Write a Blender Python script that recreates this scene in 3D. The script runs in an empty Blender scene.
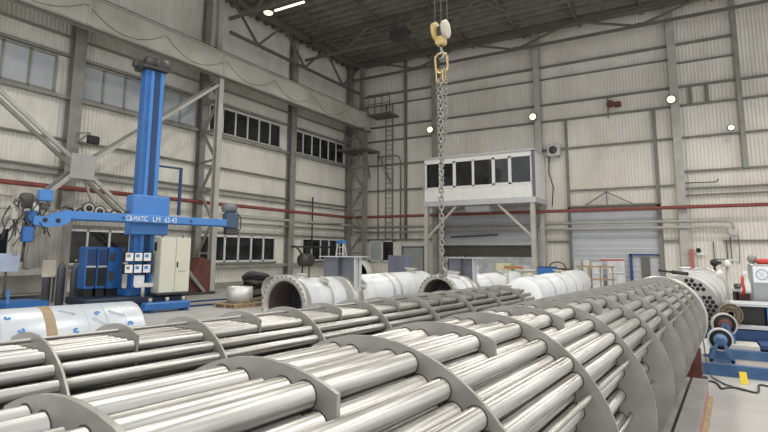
import bpy, math, random
from mathutils import Vector, Matrix
random.seed(7)
S = bpy.context.scene
COL = S.collection
PI = math.pi
V = Vector

# ------------------------------------------------------------------ materials
MATS = {}
def mat(name, col, rough=.6, metal=0., var=.12, scale=3., stretch=(1, 1, 1), bump=0., emit=None, spec=.5, dirt=None, dscale=.6, damt=.5, rvar=.0):
    if name in MATS: return MATS[name]
    m = bpy.data.materials.new(name); m.use_nodes = True
    nt = m.node_tree; N = nt.nodes; L = nt.links
    b = N['Principled BSDF']
    b.inputs['Roughness'].default_value = rough
    b.inputs['Metallic'].default_value = metal
    b.inputs['Specular IOR Level'].default_value = spec
    if emit:
        b.inputs['Base Color'].default_value = (*col, 1)
        b.inputs['Emission Color'].default_value = (*col, 1)
        b.inputs['Emission Strength'].default_value = emit
        MATS[name] = m; return m
    tc = N.new('ShaderNodeTexCoord'); mp = N.new('ShaderNodeMapping')
    mp.inputs['Scale'].default_value = stretch
    L.new(tc.outputs['Object'], mp.inputs['Vector'])
    nz = N.new('ShaderNodeTexNoise'); nz.inputs['Scale'].default_value = scale; nz.inputs['Detail'].default_value = 5
    L.new(mp.outputs['Vector'], nz.inputs['Vector'])
    rp = N.new('ShaderNodeValToRGB')
    rp.color_ramp.elements[0].position = .3; rp.color_ramp.elements[1].position = .7
    lo = [max(0, c * (1 - var)) for c in col]; hi = [min(1, c * (1 + var)) for c in col]
    rp.color_ramp.elements[0].color = (*lo, 1); rp.color_ramp.elements[1].color = (*hi, 1)
    L.new(nz.outputs['Fac'], rp.inputs['Fac'])
    out = rp.outputs['Color']
    if dirt:
        n2 = N.new('ShaderNodeTexNoise'); n2.inputs['Scale'].default_value = dscale; n2.inputs['Detail'].default_value = 8
        n2.inputs['Roughness'].default_value = .65
        L.new(tc.outputs['Object'], n2.inputs['Vector'])
        r2 = N.new('ShaderNodeValToRGB'); r2.color_ramp.elements[0].position = .45; r2.color_ramp.elements[1].position = .72
        r2.color_ramp.elements[0].color = (0, 0, 0, 1); r2.color_ramp.elements[1].color = (damt, damt, damt, 1)
        L.new(n2.outputs['Fac'], r2.inputs['Fac'])
        mx = N.new('ShaderNodeMixRGB'); mx.inputs['Color2'].default_value = (*dirt, 1)
        L.new(r2.outputs['Color'], mx.inputs['Fac']); L.new(out, mx.inputs['Color1']); out = mx.outputs['Color']
    L.new(out, b.inputs['Base Color'])
    if rvar:
        ma = N.new('ShaderNodeMapRange'); ma.inputs['From Min'].default_value = .3; ma.inputs['From Max'].default_value = .7
        ma.inputs['To Min'].default_value = max(.02, rough - rvar); ma.inputs['To Max'].default_value = min(1, rough + rvar)
        L.new(nz.outputs['Fac'], ma.inputs['Value']); L.new(ma.outputs['Result'], b.inputs['Roughness'])
    if bump:
        bp = N.new('ShaderNodeBump'); bp.inputs['Strength'].default_value = bump; bp.inputs['Distance'].default_value = .02
        L.new(nz.outputs['Fac'], bp.inputs['Height']); L.new(bp.outputs['Normal'], b.inputs['Normal'])
    MATS[name] = m; return m

WALL = mat('wall_panel_paint', (.80, .775, .70), .55, var=.06, scale=1.5, stretch=(1, 1, .25), dirt=(.50, .46, .37), dscale=.35, damt=.5)
WALLB = mat('back_panel_paint', (.78, .75, .68), .55, var=.06, scale=1.5, stretch=(1, 1, .25), dirt=(.50, .45, .37), dscale=.3, damt=.5)
FLOOR = mat('concrete_floor', (.43, .42, .40), .5, var=.1, scale=2.2, bump=.05, dirt=(.33, .32, .30), dscale=.5, damt=.6)
DECK = mat('roof_deck_brown', (.20, .187, .155), .7, var=.2, scale=2)
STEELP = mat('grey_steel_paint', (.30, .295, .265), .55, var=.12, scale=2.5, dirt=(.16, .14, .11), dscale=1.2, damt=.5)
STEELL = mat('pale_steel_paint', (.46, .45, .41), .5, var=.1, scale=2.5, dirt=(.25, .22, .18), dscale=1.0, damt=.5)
STEELD = mat('dark_roof_steel', (.15, .14, .118), .6, var=.15, scale=2)
GIRT = mat('girt_steel_paint', (.20, .195, .17), .6, var=.12, scale=2)
GIRDER = mat('crane_girder_paint', (.52, .51, .44), .5, var=.1, scale=1.2, stretch=(1, .3, 1), dirt=(.28, .25, .20), dscale=.5, damt=.6)
REDP = mat('red_pipe_paint', (.23, .055, .045), .5, var=.15)
PIPEG = mat('grey_pipe_paint', (.40, .395, .36), .45, var=.1)
WHITEF = mat('white_window_frame', (.74, .74, .72), .45, var=.05)
GLASSD = mat('dark_window_glass', (.018, .02, .02), .06, var=.5, scale=1.2, spec=.6)
GLASS_REFL = mat('glass_painted_reflection', (.50, .535, .55), .08, var=.22, scale=.55, spec=.8)  # pale tone paints the reflection of the lit hall into the glass
TUBE = mat('stainless_tube', (.48, .47, .445), .36, .88, var=.24, scale=9, stretch=(14, .35, 14), rvar=.07, dirt=(.30, .27, .22), dscale=5, damt=.35)
BAFF = mat('baffle_plate_steel', (.385, .375, .35), .47, .68, var=.14, scale=5, bump=.03, rvar=.08, dirt=(.30, .27, .22), dscale=3, damt=.45)
RODM = mat('tie_rod_steel', (.36, .35, .32), .4, 1., var=.15, scale=5)
SHELLW = mat('shell_white_film', (.62, .64, .65), .33, 0., var=.09, scale=4, bump=.06, spec=.6)
FLANGE = mat('machined_flange_steel', (.50, .49, .46), .38, .55, var=.1, scale=6)
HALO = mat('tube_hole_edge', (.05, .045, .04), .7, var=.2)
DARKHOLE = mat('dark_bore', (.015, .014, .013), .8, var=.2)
RUST = mat('dark_red_steel', (.14, .045, .038), .65, var=.3, scale=4, dirt=(.08, .05, .04), dscale=4)
BLUE = mat('machine_blue_paint', (.035, .155, .44), .38, var=.1, scale=2, dirt=(.02, .08, .22), dscale=1.5, damt=.5)
BLUEL = mat('light_blue_paint', (.07, .24, .60), .35, var=.08, scale=2)
BLUED = mat('dark_blue_paint', (.02, .055, .15), .45, var=.15, scale=2)
BLACK = mat('black_rubber', (.018, .018, .019), .55, var=.3)
DGREY = mat('dark_grey_metal', (.075, .073, .07), .5, .3, var=.25, scale=5)
CREAM = mat('cream_cabinet_paint', (.66, .65, .53), .42, var=.05, scale=2)
CREAM_SHADED = mat('cream_paint_shaded', (.42, .42, .36), .5, var=.06)  # cabinet cream darkened, side shading put into the colour
WHITE = mat('white_paint', (.78, .78, .76), .45, var=.05)
PAPER = mat('white_paper', (.80, .82, .84), .7, var=.06, scale=12)
PURP = mat('violet_grey_paint', (.165, .17, .235), .45, var=.1, scale=2)
GREYP = mat('slate_grey_plate', (.15, .158, .185), .45, .2, var=.12, scale=3)
GREYL = mat('pale_grey_plate', (.52, .53, .54), .45, .2, var=.08, scale=3)
SHUT = mat('shutter_grey', (.52, .535, .56), .45, var=.05, scale=2)
YELLOW = mat('yellow_sheave_paint', (.62, .47, .20), .45, var=.15, scale=6)
YCARD = mat('yellow_card', (.85, .62, .03), .5, var=.05)
CHAINM = mat('chain_steel', (.36, .345, .31), .5, 1., var=.2, scale=20)
CHAINY = mat('bronze_link_steel', (.52, .40, .24), .35, 1., var=.2, scale=20)
WOOD = mat('pallet_wood', (.36, .26, .15), .7, var=.25, scale=4, stretch=(1, 6, 1))
RED = mat('signal_red', (.50, .05, .04), .45, var=.15)
BROWNB = mat('brown_tape', (.30, .22, .13), .6, var=.2, scale=8)
FILMB = mat('film_blue_print', (.05, .22, .55), .5, var=.1)
FILMG = mat('film_grey_print', (.36, .42, .50), .5, var=.1)
INK = mat('grey_ink', (.22, .23, .25), .6, var=.1)
CABINW = mat('cabin_white_panel', (.76, .765, .73), .45, var=.05, scale=2)
OIL = mat('pale_gloss_plastic', (.62, .64, .64), .25, var=.2, scale=3)
LAMPW = mat('lamp_warm_glow', (1., .96, .62), emit=1.5)
LAMPC = mat('lamp_white_glow', (1., .98, .9), emit=1.3)
HOSE = mat('dark_hose', (.035, .035, .033), .5, var=.3)

# ------------------------------------------------------------------ mesh builder
class MB:
    def __init__(s): s.v = []; s.f = []; s.sm = []; s.dark = None
    def add(s, vs, fs, smooth=False):
        o = len(s.v); s.v += [V(v) for v in vs]
        for f in fs: s.f.append([o + i for i in f]); s.sm.append(smooth)
        return s
    def box(s, a, b, M=None):
        x0, y0, z0 = a; x1, y1, z1 = b
        vs = [V(p) for p in ((x0, y0, z0), (x1, y0, z0), (x1, y1, z0), (x0, y1, z0), (x0, y0, z1), (x1, y0, z1), (x1, y1, z1), (x0, y1, z1))]
        if M: vs = [M @ v for v in vs]
        return s.add(vs, ((0, 3, 2, 1), (4, 5, 6, 7), (0, 1, 5, 4), (1, 2, 6, 5), (2, 3, 7, 6), (3, 0, 4, 7)))
    def cbox(s, c, d, M=None):
        return s.box([c[i] - d[i] / 2 for i in range(3)], [c[i] + d[i] / 2 for i in range(3)], M)
    def bbox(s, a, b, r=.02):          # box with chamfered vertical and top edges
        x0, y0, z0 = a; x1, y1, z1 = b
        def ring(i, z): return [(x0 + i + r, y0 + i, z), (x1 - i - r, y0 + i, z), (x1 - i, y0 + i + r, z), (x1 - i, y1 - i - r, z), (x1 - i - r, y1 - i, z), (x0 + i + r, y1 - i, z), (x0 + i, y1 - i - r, z), (x0 + i, y0 + i + r, z)]
        vs = ring(r, z0) + ring(0, z0 + r) + ring(0, z1 - r) + ring(r, z1)
        fs = [tuple(range(7, -1, -1)), tuple(range(24, 32))]
        for k in range(3):
            for i in range(8): fs.append((k * 8 + i, k * 8 + (i + 1) % 8, k * 8 + 8 + (i + 1) % 8, k * 8 + 8 + i))
        return s.add(vs, fs)
    def bar(s, a, b, w=.1, h=.1, up=(0, 0, 1)):
        a = V(a); b = V(b); d = (b - a).normalized(); u = V(up)
        if abs(d.dot(u)) > .98: u = V((1, 0, 0))
        x = d.cross(u).normalized(); z = x.cross(d)
        vs = []
        for p in (a, b):
            for i, j in ((-1, -1), (1, -1), (1, 1), (-1, 1)): vs.append(p + x * i * w / 2 + z * j * h / 2)
        return s.add(vs, ((0, 1, 2, 3), (7, 6, 5, 4), (0, 4, 5, 1), (1, 5, 6, 2), (2, 6, 7, 3), (3, 7, 4, 0)))
    def ibeam(s, a, b, w, h, t=.02, up=(0, 0, 1)):
        a = V(a); b = V(b); d = (b - a).normalized(); u = V(up)
        x = d.cross(u).normalized(); z = x.cross(d)
        s.bar(a + z * (h - t) / 2, b + z * (h - t) / 2, w, t, up); s.bar(a - z * (h - t) / 2, b - z * (h - t) / 2, w, t, up)
        return s.bar(a, b, t, h - t * 1.5, up)
    def tube(s, pts, r, n=10, caps=True, closed=False):
        pts = [V(p) for p in pts]; m = len(pts); rs = r if isinstance(r, (list, tuple)) else [r] * m
        o = len(s.v); ref = None
        for i, p in enumerate(pts):
            if closed: d = pts[(i + 1) % m] - pts[i - 1]
            elif i == 0: d = pts[1] - p
            elif i == m - 1: d = p - pts[i - 1]
            else: d = (pts[i + 1] - p).normalized() + (p - pts[i - 1]).normalized()
            d.normalize()
            if ref is None: ref = V((0, 0, 1)) if abs(d.z) < .9 else V((1, 0, 0))
            x = d.cross(ref)
            if x.length < 1e-4: x = d.cross(V((.3, .9, .1)))
            x.normalize(); y = x.cross(d); ref = y
            for k in range(n):
                a = 2 * PI * k / n; s.v.append(p + (x * math.cos(a) + y * math.sin(a)) * rs[i])
        for i in range(m if closed else m - 1):
            j = (i + 1) % m
            for k in range(n):
                k2 = (k + 1) % n; s.f.append([o + i * n + k, o + i * n + k2, o + j * n + k2, o + j * n + k]); s.sm.append(True)
        if caps and not closed:
            s.f.append([o + k for k in range(n)][::-1]); s.sm.append(False)
            s.f.append([o + (m - 1) * n + k for k in range(n)]); s.sm.append(False)
        return s
    def cyl(s, a, b, r, n=16, r2=None): return s.tube([a, b], [r, r if r2 is None else r2], n)
    def lathe(s, prof, o=(0, 0, 0), axis='z', n=32, closed=False, smooth=True, caps=True):
        """prof: (radius, height) pairs about an axis through o"""
        o = V(o); b = len(s.v)
        for r, h in prof:
            for k in range(n):
                a = 2 * PI * k / n; c, t = r * math.cos(a), r * math.sin(a)
                s.v.append(o + (V((c, t, h)) if axis == 'z' else V((c, h, t)) if axis == 'y' else V((h, c, t))))
        m = len(prof)
        for i in range(m if closed else m - 1):
            j = (i + 1) % m
            for k in range(n):
                k2 = (k + 1) % n; s.f.append([b + i * n + k, b + i * n + k2, b + j * n + k2, b + j * n + k]); s.sm.append(smooth)
        if not closed and caps:
            for i in (0, m - 1):
                if prof[i][0] > 1e-4: s.f.append([b + i * n + k for k in range(n)]); s.sm.append(False)
        return s
    def prism(s, poly, a, b, axis='y'):
        """extrude a 2-D outline between two coordinates along an axis"""
        n = len(poly); f = (lambda p, q: (p[0], q, p[1])) if axis == 'y' else (lambda p, q: (q, p[0], p[1])) if axis == 'x' else (lambda p, q: (p[0], p[1], q))
        vs = [f(p, a) for p in poly] + [f(p, b) for p in poly]
        fs = [tuple(range(n)), tuple(range(2 * n - 1, n - 1, -1))] + [(i, i + n, (i + 1) % n + n, (i + 1) % n) for i in range(n)]
        return s.add(vs, fs)
    def sphere(s, c, r, n=12, m=8, sc=(1, 1, 1)):
        b = len(s.v)
        for i in range(m + 1):
            t = PI * i / m
            for k in range(n):
                a = 2 * PI * k / n
                s.v.append(V(c) + V((r * sc[0] * math.sin(t) * math.cos(a), r * sc[1] * math.sin(t) * math.sin(a), r * sc[2] * math.cos(t))))
        for i in range(m):
            for k in range(n):
                k2 = (k + 1) % n; s.f.append([b + i * n + k, b + (i + 1) * n + k, b + (i + 1) * n + k2, b + i * n + k2]); s.sm.append(True)
        return s
    def build(s, name, material, parent=None, loc=None):
        me = bpy.data.meshes.new(name)
        vs = s.v
        if parent is not None:
            inv = WM[parent.name].inverted(); vs = [inv @ v for v in vs]
        elif loc is not None:
            vs = [v - V(loc) for v in vs]
        me.from_pydata([tuple(v) for v in vs], [], s.f)
        me.polygons.foreach_set('use_smooth', s.sm)
        import bmesh
        bm = bmesh.new(); bm.from_mesh(me); bmesh.ops.recalc_face_normals(bm, faces=bm.faces); bm.to_mesh(me); bm.free()
        me.materials.append(material)
        if s.dark is not None:
            me.materials.append(s.dark[1])
            for q in me.polygons:
                if q.index >= s.dark[0]: q.material_index = 1
        me.update()
        o = bpy.data.objects.new(name, me); COL.objects.link(o)
        if parent is not None: o.parent = parent; WM[o.name] = WM[parent.name].copy()
        else:
            o.location = loc or (0, 0, 0); WM[o.name] = Matrix.Translation(V(loc or (0, 0, 0)))
        return o
WM = {}
def tag(o, label=None, cat=None, group=None, kind=None):
    if label: o['label'] = label
    if cat: o['category'] = cat
    if group: o['group'] = group
    if kind: o['kind'] = kind
    return o
def thing(name, label, cat, loc=(0, 0, 0), group=None, M=None):
    o = bpy.data.objects.new(name, None); COL.objects.link(o); o.empty_display_size = .1
    if M is None: M = Matrix.Translation(V(loc))
    o.matrix_world = M; WM[o.name] = M.copy()
    return tag(o, label, cat, group)
def struct(mb, name, material, parent=None):
    o = mb.build(name, material, parent)
    if parent is None: o['kind'] = 'structure'
    return o
def copy_tree(o, parent=None, loc=None, label=None, group=None):
    c = o.copy(); COL.objects.link(c)
    if parent is not None: c.parent = parent
    if loc is not None: c.location = loc
    if label: c['label'] = label
    if group: c['group'] = group
    for ch in list(o.children): copy_tree(ch, c)
    return c

# ------------------------------------------------------------------ the shell of the hall
XL, YB, ZR = -19.3, 28.4, 14.1
struct(MB().box((-20.5, -6, -.2), (14, 30, 0)), 'floor', FLOOR)

def ribbed(p0, p1, nrm, z0, z1, pitch=.25, d=.03):
    p0 = V(p0); p1 = V(p1); n = V(nrm); L = (p1 - p0).length; u = (p1 - p0).normalized(); mb = MB(); pr = []
    k = int(L / pitch)
    for i in range(k):
        for a, b in ((0, 0), (.55, 0), (.65, 1), (.9, 1)): pr.append(p0 + u * (i + a) * pitch + n * d * b)
    pr.append(p1)
    m = len(pr)
    vs = [(p.x, p.y, z0) for p in pr] + [(p.x, p.y, z1) for p in pr] + [(p0 - n * .15)[:2] + (z0,), (p1 - n * .15)[:2] + (z0,), (p0 - n * .15)[:2] + (z1,), (p1 - n * .15)[:2] + (z1,)]
    fs = [(i, i + 1, m + i + 1, m + i) for i in range(m - 1)]
    a, b, c, e = 2 * m, 2 * m + 1, 2 * m + 2, 2 * m + 3
    fs += [(a, c, e, b), (0, m, c, a), (m - 1, b, e, 2 * m - 1)]
    return mb.add(vs, fs)
struct(ribbed((XL, -4, 0), (XL, YB, 0), (1, 0, 0), 0, ZR, .14), 'wall_left', WALL)
struct(ribbed((XL, YB, 0), (13.7, YB, 0), (0, -1, 0), 0, ZR, .15), 'wall_back', WALLB)
# ribbed roof deck, ribs running along x
mb = MB(); pr = []
y = -4.
while y < YB:
    pr += [(y, ZR), (y + .32, ZR), (y + .36, ZR - .17), (y + .56, ZR - .17)]; y += .6
m = len(pr)
mb.add([(XL, a, b) for a, b in pr] + [(13.7, a, b) for a, b in pr], [(i, i + 1, m + i + 1, m + i) for i in range(m - 1)])
mb.box((XL, -4, ZR + .01), (13.7, YB, ZR + .12))
struct(mb, 'ceiling', DECK)

tn = [0]
def trim(mb, material=GIRT):
    tn[0] += 1; return struct(mb, 'trim_%d' % tn[0], material)
# girts of the side wall
for z, h, w in ((9.5, .1, .1), (8.78, .14, .16), (7.2, .16, .2), (5.68, .1, .12), (4.62, .1, .14), (4.38, .07, .1), (2.62, .1, .12)):
    trim(MB().box((XL + .036, 1, z - h * .38), (XL + .036 + w, YB - .4, z + h * .38)), STEELP if z > 7 else GIRT)
trim(MB().box((XL + .036, 1, .95), (XL + .3, YB - .4, 1.1)), STEELP)
trim(MB().box((XL + .036, 1, .0), (XL + .14, YB - .4, .28)), STEELP)
# girts of the back wall
for z, h, x0, x1 in ((11.9, .16, -18.6, 2.2), (11.2, .1, -18.6, -.4), (10.95, .1, -.4, 2.3), (9.75, .14, -18.6, 13), (8.82, .13, -18.6, 13), (7.24, .12, -18.6, 13), (5.6, .12, -18.6, -14), (5.6, .13, -.2, 13),
                     (4.98, .1, -5.4, -.6), (2.33, .12, 1.2, 13), (2.33, .1, -1.2, -.6), (2.5, .14, -18.6, -13.2), (2.33, .1, -6.6, -5.5)):
    trim(MB().box((x0, YB - .15, z - h * .36), (x1, YB - .036, z + h * .36)))
trim(MB().box((-.2, YB - .2, 4.45), (13, YB - .036, 4.5)))
trim(MB().box((-.2, YB - .2, 4.75), (13, YB - .036, 4.82)))
# thin wall rails (vertical)
for x, z0, z1 in ((-15.14, 2.5, 13.9), (-5.46, 0, 8.8), (-1.3, 0, 8.8)):
    trim(MB().box((x - .07, YB - .2, z0), (x + .07, YB - .036, z1)))
trim(MB().box((2.18, YB - .22, 5.6), (2.36, YB - .036, 13.9)), STEELP)
for x in (-.05 + 1.0, 1.0 - .75): trim(MB().box((x, YB - .18, 8.88), (x + .14, YB - .036, 9.68)))

# windows of the side wall -------------------------------------------------
wn = [0]
def wall_window(y0, y1, z0, z1, n, glass, fm=WHITEF, bar=.07, solid=()):
    wn[0] += 1; x = XL + .03
    f = MB()
    f.box((x, y0, z1 - bar), (x + .1, y1, z1)); f.box((x, y0, z0), (x + .1, y1, z0 + bar))
    for i in range(n + 1):
        yy = y0 + (y1 - y0) * i / n
        f.box((x, yy - bar / 2, z0), (x + .1, yy + bar / 2, z1))
    w = struct(f, 'window_%d' % wn[0], fm)
    for i in range(n):
        a = y0 + (y1 - y0) * i / n + bar / 2; b = y0 + (y1 - y0) * (i + 1) / n - bar / 2
        MB().box((x - .01, a, z0 + bar), (x + .05, b, z1 - bar)).build('pane', glass, w)
    s = MB().box((x, y0 - .05, z0 - .1), (x + .2, y1 + .05, z0)); s.build('sill', GIRT, w)
    return w
wall_window(4.4, 9.42, 7.3, 8.66, 6, GLASS_REFL, STEELP)
wall_window(10.32, 15.6, 7.3, 8.66, 6, GLASS_REFL, STEELP)
wall_window(16.35, 21.25, 7.32, 8.64, 6, GLASSD)
wall_window(22.4, 27.3, 7.32, 8.64, 6, GLASSD)
wall_window(4.4, 8.5, 1.22, 2.5, 4, GLASSD)
wall_window(10.2, 13.6, 1.22, 2.5, 4, GLASSD)
wall_window(15.9, 21.1, 1.22, 2.5, 6, GLASSD, bar=.09)
wall_window(23.4, 27.6, 1.22, 2.5, 5, GLASSD)
# window of the back wall by the corner
wn[0] += 1
f = MB(); x0, x1, z0, z1, yy = -17.8, -15.9, 1.15, 2.45, YB - .13
for a, b in (((x0, z0), (x1, z0 + .08)), ((x0, z1 - .08), (x1, z1)), ((x0, z0), (x0 + .12, z1)), ((x1 - .1, z0), (x1, z1)), ((-16.85, z0), (-16.75, z1))): f.box((a[0], yy, a[1]), (b[0], yy + .1, b[1]))
w = struct(f, 'window_%d' % wn[0], WHITEF)
MB().box((x0 + .12, yy + .02, z0 + .08), (-16.85, yy + .1, z1 - .08)).build('pane', GLASS_REFL, w)
MB().box((-16.75, yy + .02, z0 + .08), (x1 - .1, yy + .1, z1 - .08)).build('pane', GLASSD, w)

# roller shutters, personnel doors ----------------------------------------
def shutter(n, x0, x1, z0, z1, pitch=.25, y=YB - .07):
    pr = []; z = z0
    while z < z1 - .01: pr += [(z, 0), (z + .2, -.035), (z + .22, -.035), (z + .25, 0)]; z += pitch
    m = len(pr)
    mb = MB().add([(x0, y + b, a) for a, b in pr] + [(x1, y + b, a) for a, b in pr], [(i, i + 1, m + i + 1, m + i) for i in range(m - 1)])
    return struct(mb, 'door_%d' % n, SHUT)
d = shutter(1, -5.38, -1.38, 0, 3.95)
f = MB().box((-5.5, YB - .25, 0), (-5.38, YB - .036, 4.1)).box((-1.4, YB - .25, 0), (-1.24, YB - .036, 4.1)).box((-5.5, YB - .25, 3.95), (-1.24, YB - .036, 4.1))
f.build('frame', GIRT, d)
MB().box((-2.72, YB - .22, 0), (-2.6, YB - .1, 1.72)).box((-1.42, YB - .22, 0), (-1.32, YB - .1, 1.72)).box((-2.72, YB - .22, 1.64), (-1.32, YB - .1, 1.72)).build('wicket_frame', mat('navy_door_frame', (.03, .06, .19), .45), d)
MB().box((-2.22, YB - .15, .5), (-1.84, YB - .108, 1.55)).build('wicket_window', mat('wicket_glass', (.14, .13, .11), .2, var=.1), d)
d = shutter(2, -12.6, -7.4, 2.2, 3.9)
MB().box((-12.7, YB - .3, 2.14), (-7.3, YB - .036, 2.32)).build('bottom_rail', GREYL, d)
MB().box((-12.7, YB - .12, 1.52), (-7.3, YB - .06, 2.14)).build('dark_gap', mat('dark_brown_panel', (.10, .09, .075), .6), d)
MB().box((-12.7, YB - .1, 0), (-7.3, YB - .05, 1.5)).build('lower_panel', OIL, d)
d = struct(MB().box((-15.3, YB - .14, 0), (-13.95, YB - .037, 2.0)), 'door_3', mat('grey_green_door', (.33, .35, .33), .5))
MB().box((-15.4, YB - .16, 0), (-15.3, YB - .037, 2.1)).box((-13.95, YB - .16, 0), (-13.85, YB - .037, 2.1)).box((-15.4, YB - .16, 2.0), (-13.85, YB - .037, 2.1)).build('frame', GREYP, d)
# steel truss lintel above the shutter
t = thing('lintel_truss', 'small grey triangular truss above the roller shutter', 'truss', (-3.5, YB - .3, 4.05))
MB().bar((-5.4, YB - .28, 4.12), (-1.3, YB - .28, 4.12), .08, .08).build('bottom_chord', GIRT, t)
for a, b in (((-4.65, 4.14), (-3.6, 4.8)), ((-2.4, 4.14), (-3.6, 4.8)), ((-3.6, 4.14), (-3.6, 4.85))):
    MB().bar((a[0], YB - .28, a[1]), (b[0], YB - .28, b[1]), .06, .06).build('brace', GIRT, t)

# ------------------------------------------------------------------ columns, girder, trusses
def wall_column(p, label, along, z1=13.9, w=.42, h=.34, m=STEELP):
    o = MB()
    if along == 'y': o.ibeam((XL + .05 + h / 2, p, 0), (XL + .05 + h / 2, p, z1), w, h, .03, (1, 0, 0))
    else: o.ibeam((p, YB - .05 - h / 2, 0), (p, YB - .05 - h / 2, z1), w, h, .03, (0, 1, 0))
    return tag(o.build('steel_column', m, None, (XL + .22, p, 0) if along == 'y' else (p, YB - .22, 0)), label, 'column')
wall_column(10.1, 'grey steel wall column behind the square gusset plate of the crossed braces', 'y')
wall_column(22.1, 'grey steel wall column between the two dark upper windows', 'y')
wall_column(-13.0, 'grey steel wall column behind the hanging chains', 'x')
wall_column(-6.86, 'pale grey wall column just past the open end of the white cabin', 'x', w=.34, m=STEELL)
wall_column(-.32, 'pale grey wall column beside the roller shutter with the wicket door', 'x', w=.36, m=STEELL)
XC = -17.5
def lattice_column(y, label):
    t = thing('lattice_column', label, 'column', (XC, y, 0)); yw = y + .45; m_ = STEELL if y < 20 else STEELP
    A = lambda z: (XL + .35, yw, z)
    B = lambda z: (XC - .1, y + .05, z)
    MB().ibeam((XC, y, 0), (XC, y, 9.3), .24, .24, .025, (1, 0, 0)).build('crane_branch', m_, t)
    MB().ibeam((XL + .22, yw, 0), (XL + .22, yw, 13.9), .3, .3, .03, (1, 0, 0)).build('wall_branch', STEELP, t)
    MB().ibeam((XC - .35, y + .1, 9.5), (XC - .35, y + .1, 13.9), .26, .26, .03, (1, 0, 0)).build('upper_branch', m_, t)
    z = .3; k = 0
    while z < 8.6:
        MB().bar(A(z) if k % 2 else B(z), B(z + 1.35) if k % 2 else A(z + 1.35), .1, .1).build('lacing_bar', STEELP, t)
        MB().bar(A(z + 1.35), B(z + 1.35), .09, .09).build('tie_bar', STEELP, t)
        z += 1.35; k += 1
    MB().box((XC - .3, y - .3, 0), (XC + .3, y + .3, .04)).build('foot_plate', STEELP, t)
    return t
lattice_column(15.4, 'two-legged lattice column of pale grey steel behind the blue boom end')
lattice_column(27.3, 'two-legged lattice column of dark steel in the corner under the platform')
# crane girder with runway rail
t = thing('crane_girder', 'long pale crane girder running along the side wall above the windows', 'girder', (XC, 12, 9.3))
MB().box((XC + .15, -2, 9.3), (XC + .19, 27.6, 10.38)).build('web', GIRDER, t)
MB().box((XC - .1, -2, 9.3), (XC + .28, 27.6, 9.36)).build('bottom_flange', STEELP, t)
MB().box((XC - .1, -2, 10.36), (XC + .28, 27.6, 10.42)).build('top_flange', STEELL, t)
MB().box((XC + .05, -2, 10.42), (XC + .12, 27.6, 10.54)).build('rail', STEELD, t)
MB().box((XC - .75, -2, 10.26), (XC - .1, 27.6, 10.32)).build('walkway', STEELP, t)
for y in (3.4, 9.4, 15.4, 21.4):
    MB().box((XC + .19, y - .03, 9.36), (XC + .27, y + .03, 10.36)).build('stiffener', GIRDER, t)
pts = []
for k in range(0, 120):
    y = 2 + k * .2; ph = (y % 3.1) / 3.1
    pts.append((XC + .23, y, 10.1 - .62 * 4 * ph * (1 - ph) - .02 * math.sin(y * 2)))
tag(MB().tube(pts, .008, 6).build('festoon_cable', HOSE, None, (XC + .23, 12, 10.05)), 'thin dark cable drooping in loops along the pale crane girder', 'cable')
# X bracing between the crane branches
t = thing('cross_brace', 'grey crossed diagonal braces meeting at a square gusset plate', 'bracing', (XC, 9.67, 0))
MB().box((XC + .1, 9.27, 4.1), (XC + .14, 10.07, 4.92)).build('gusset_plate', mat('gusset_grey', (.43, .42, .40), .55, var=.08), t)
for dy, z in ((5.6, 8.95), (5.6, .1), (-5.7, 8.8), (-4.4, .1)):
    for dx in (.04, -.45):
        MB().bar((XC + dx, 9.67, 4.5), (XC + dx, 9.67 + dy, z), .11, .11, (1, 0, 0)).build('diagonal', STEELL if dx > 0 else STEELP, t)
MB().bar((XC, 9.67, 4.5), (XC, 10.3, 2.9), .07, .07).build('strut', STEELP, t)
MB().bar((XC - .5, 9.67, 4.5), (XC + .1, 9.67, 4.5), .12, .12).build('spacer', STEELP, t)
# bracket in the crown between girder and column
t = thing('knee_brace', 'thick grey brace strut running from the lattice column up to the girder', 'brace', (-18.3, 15.5, 8.9))
MB().bar((XL + .4, 15.7, 8.85), (XC - .1, 15.3, 9.15), .2, .22).build('strut', STEELP, t)

def roof_truss(p, zb, label, along='x', a=-18.5, b=13, step=3.05, off=0., m=STEELD):
    t = thing('roof_truss', label, 'truss', (a, p, zb) if along == 'x' else (p, a, zb))
    P = (lambda u, z: (u, p, z)) if along == 'x' else (lambda u, z: (p, u, z))
    zt = 13.75
    MB().bar(P(a, zb), P(b, zb), .13, .13).build('bottom_chord', m, t)
    MB().ibeam(P(a, zt), P(b, zt), .26, .3, .03).build('top_chord', m, t)
    u = a + off; k = 0
    while u + step / 2 <= b:
        MB().bar(P(u, zt), P(u + step / 2, zb), .1, .1).build('diagonal', m, t)
        if u + step <= b: MB().bar(P(u + step / 2, zb), P(u + step, zt), .1, .1).build('diagonal', m, t)
        MB().cbox(P(u + step / 2, zb + .05), (.35, .04, .2) if along == 'x' else (.04, .35, .2)).build('node_plate', m, t)
        u += step
    return t
roof_truss(27.3, 12.83, 'dark roof truss hugging the top of the back wall', step=6.1, off=1.6)
roof_truss(22.4, 12.62, 'dark roof truss crossing the ceiling behind the crane hook', off=1.2)
roof_truss(16.2, 12.5, 'dark roof truss over the lattice column, nearest to the camera', a=-18.0, b=-8)
roof_truss(-18.2, 12.0, 'rusty dark longitudinal truss above the crane girder', 'y', 16.45, 27.6, 3.7, m=STEELD)
for i, x in enumerate((-16.5, -13.5, -10.5, -7.5, -4.5, -1.5, 1.5)):
    trim(MB().ibeam((x, 8, 13.88), (x, 28.3, 13.88), .12, .2, .02), STEELD)
for i, y in enumerate((24.8, 26)):
    trim(MB().bar((-18, y, 13.9), (6, y, 13.9), .07, .14), STEELD)
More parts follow.
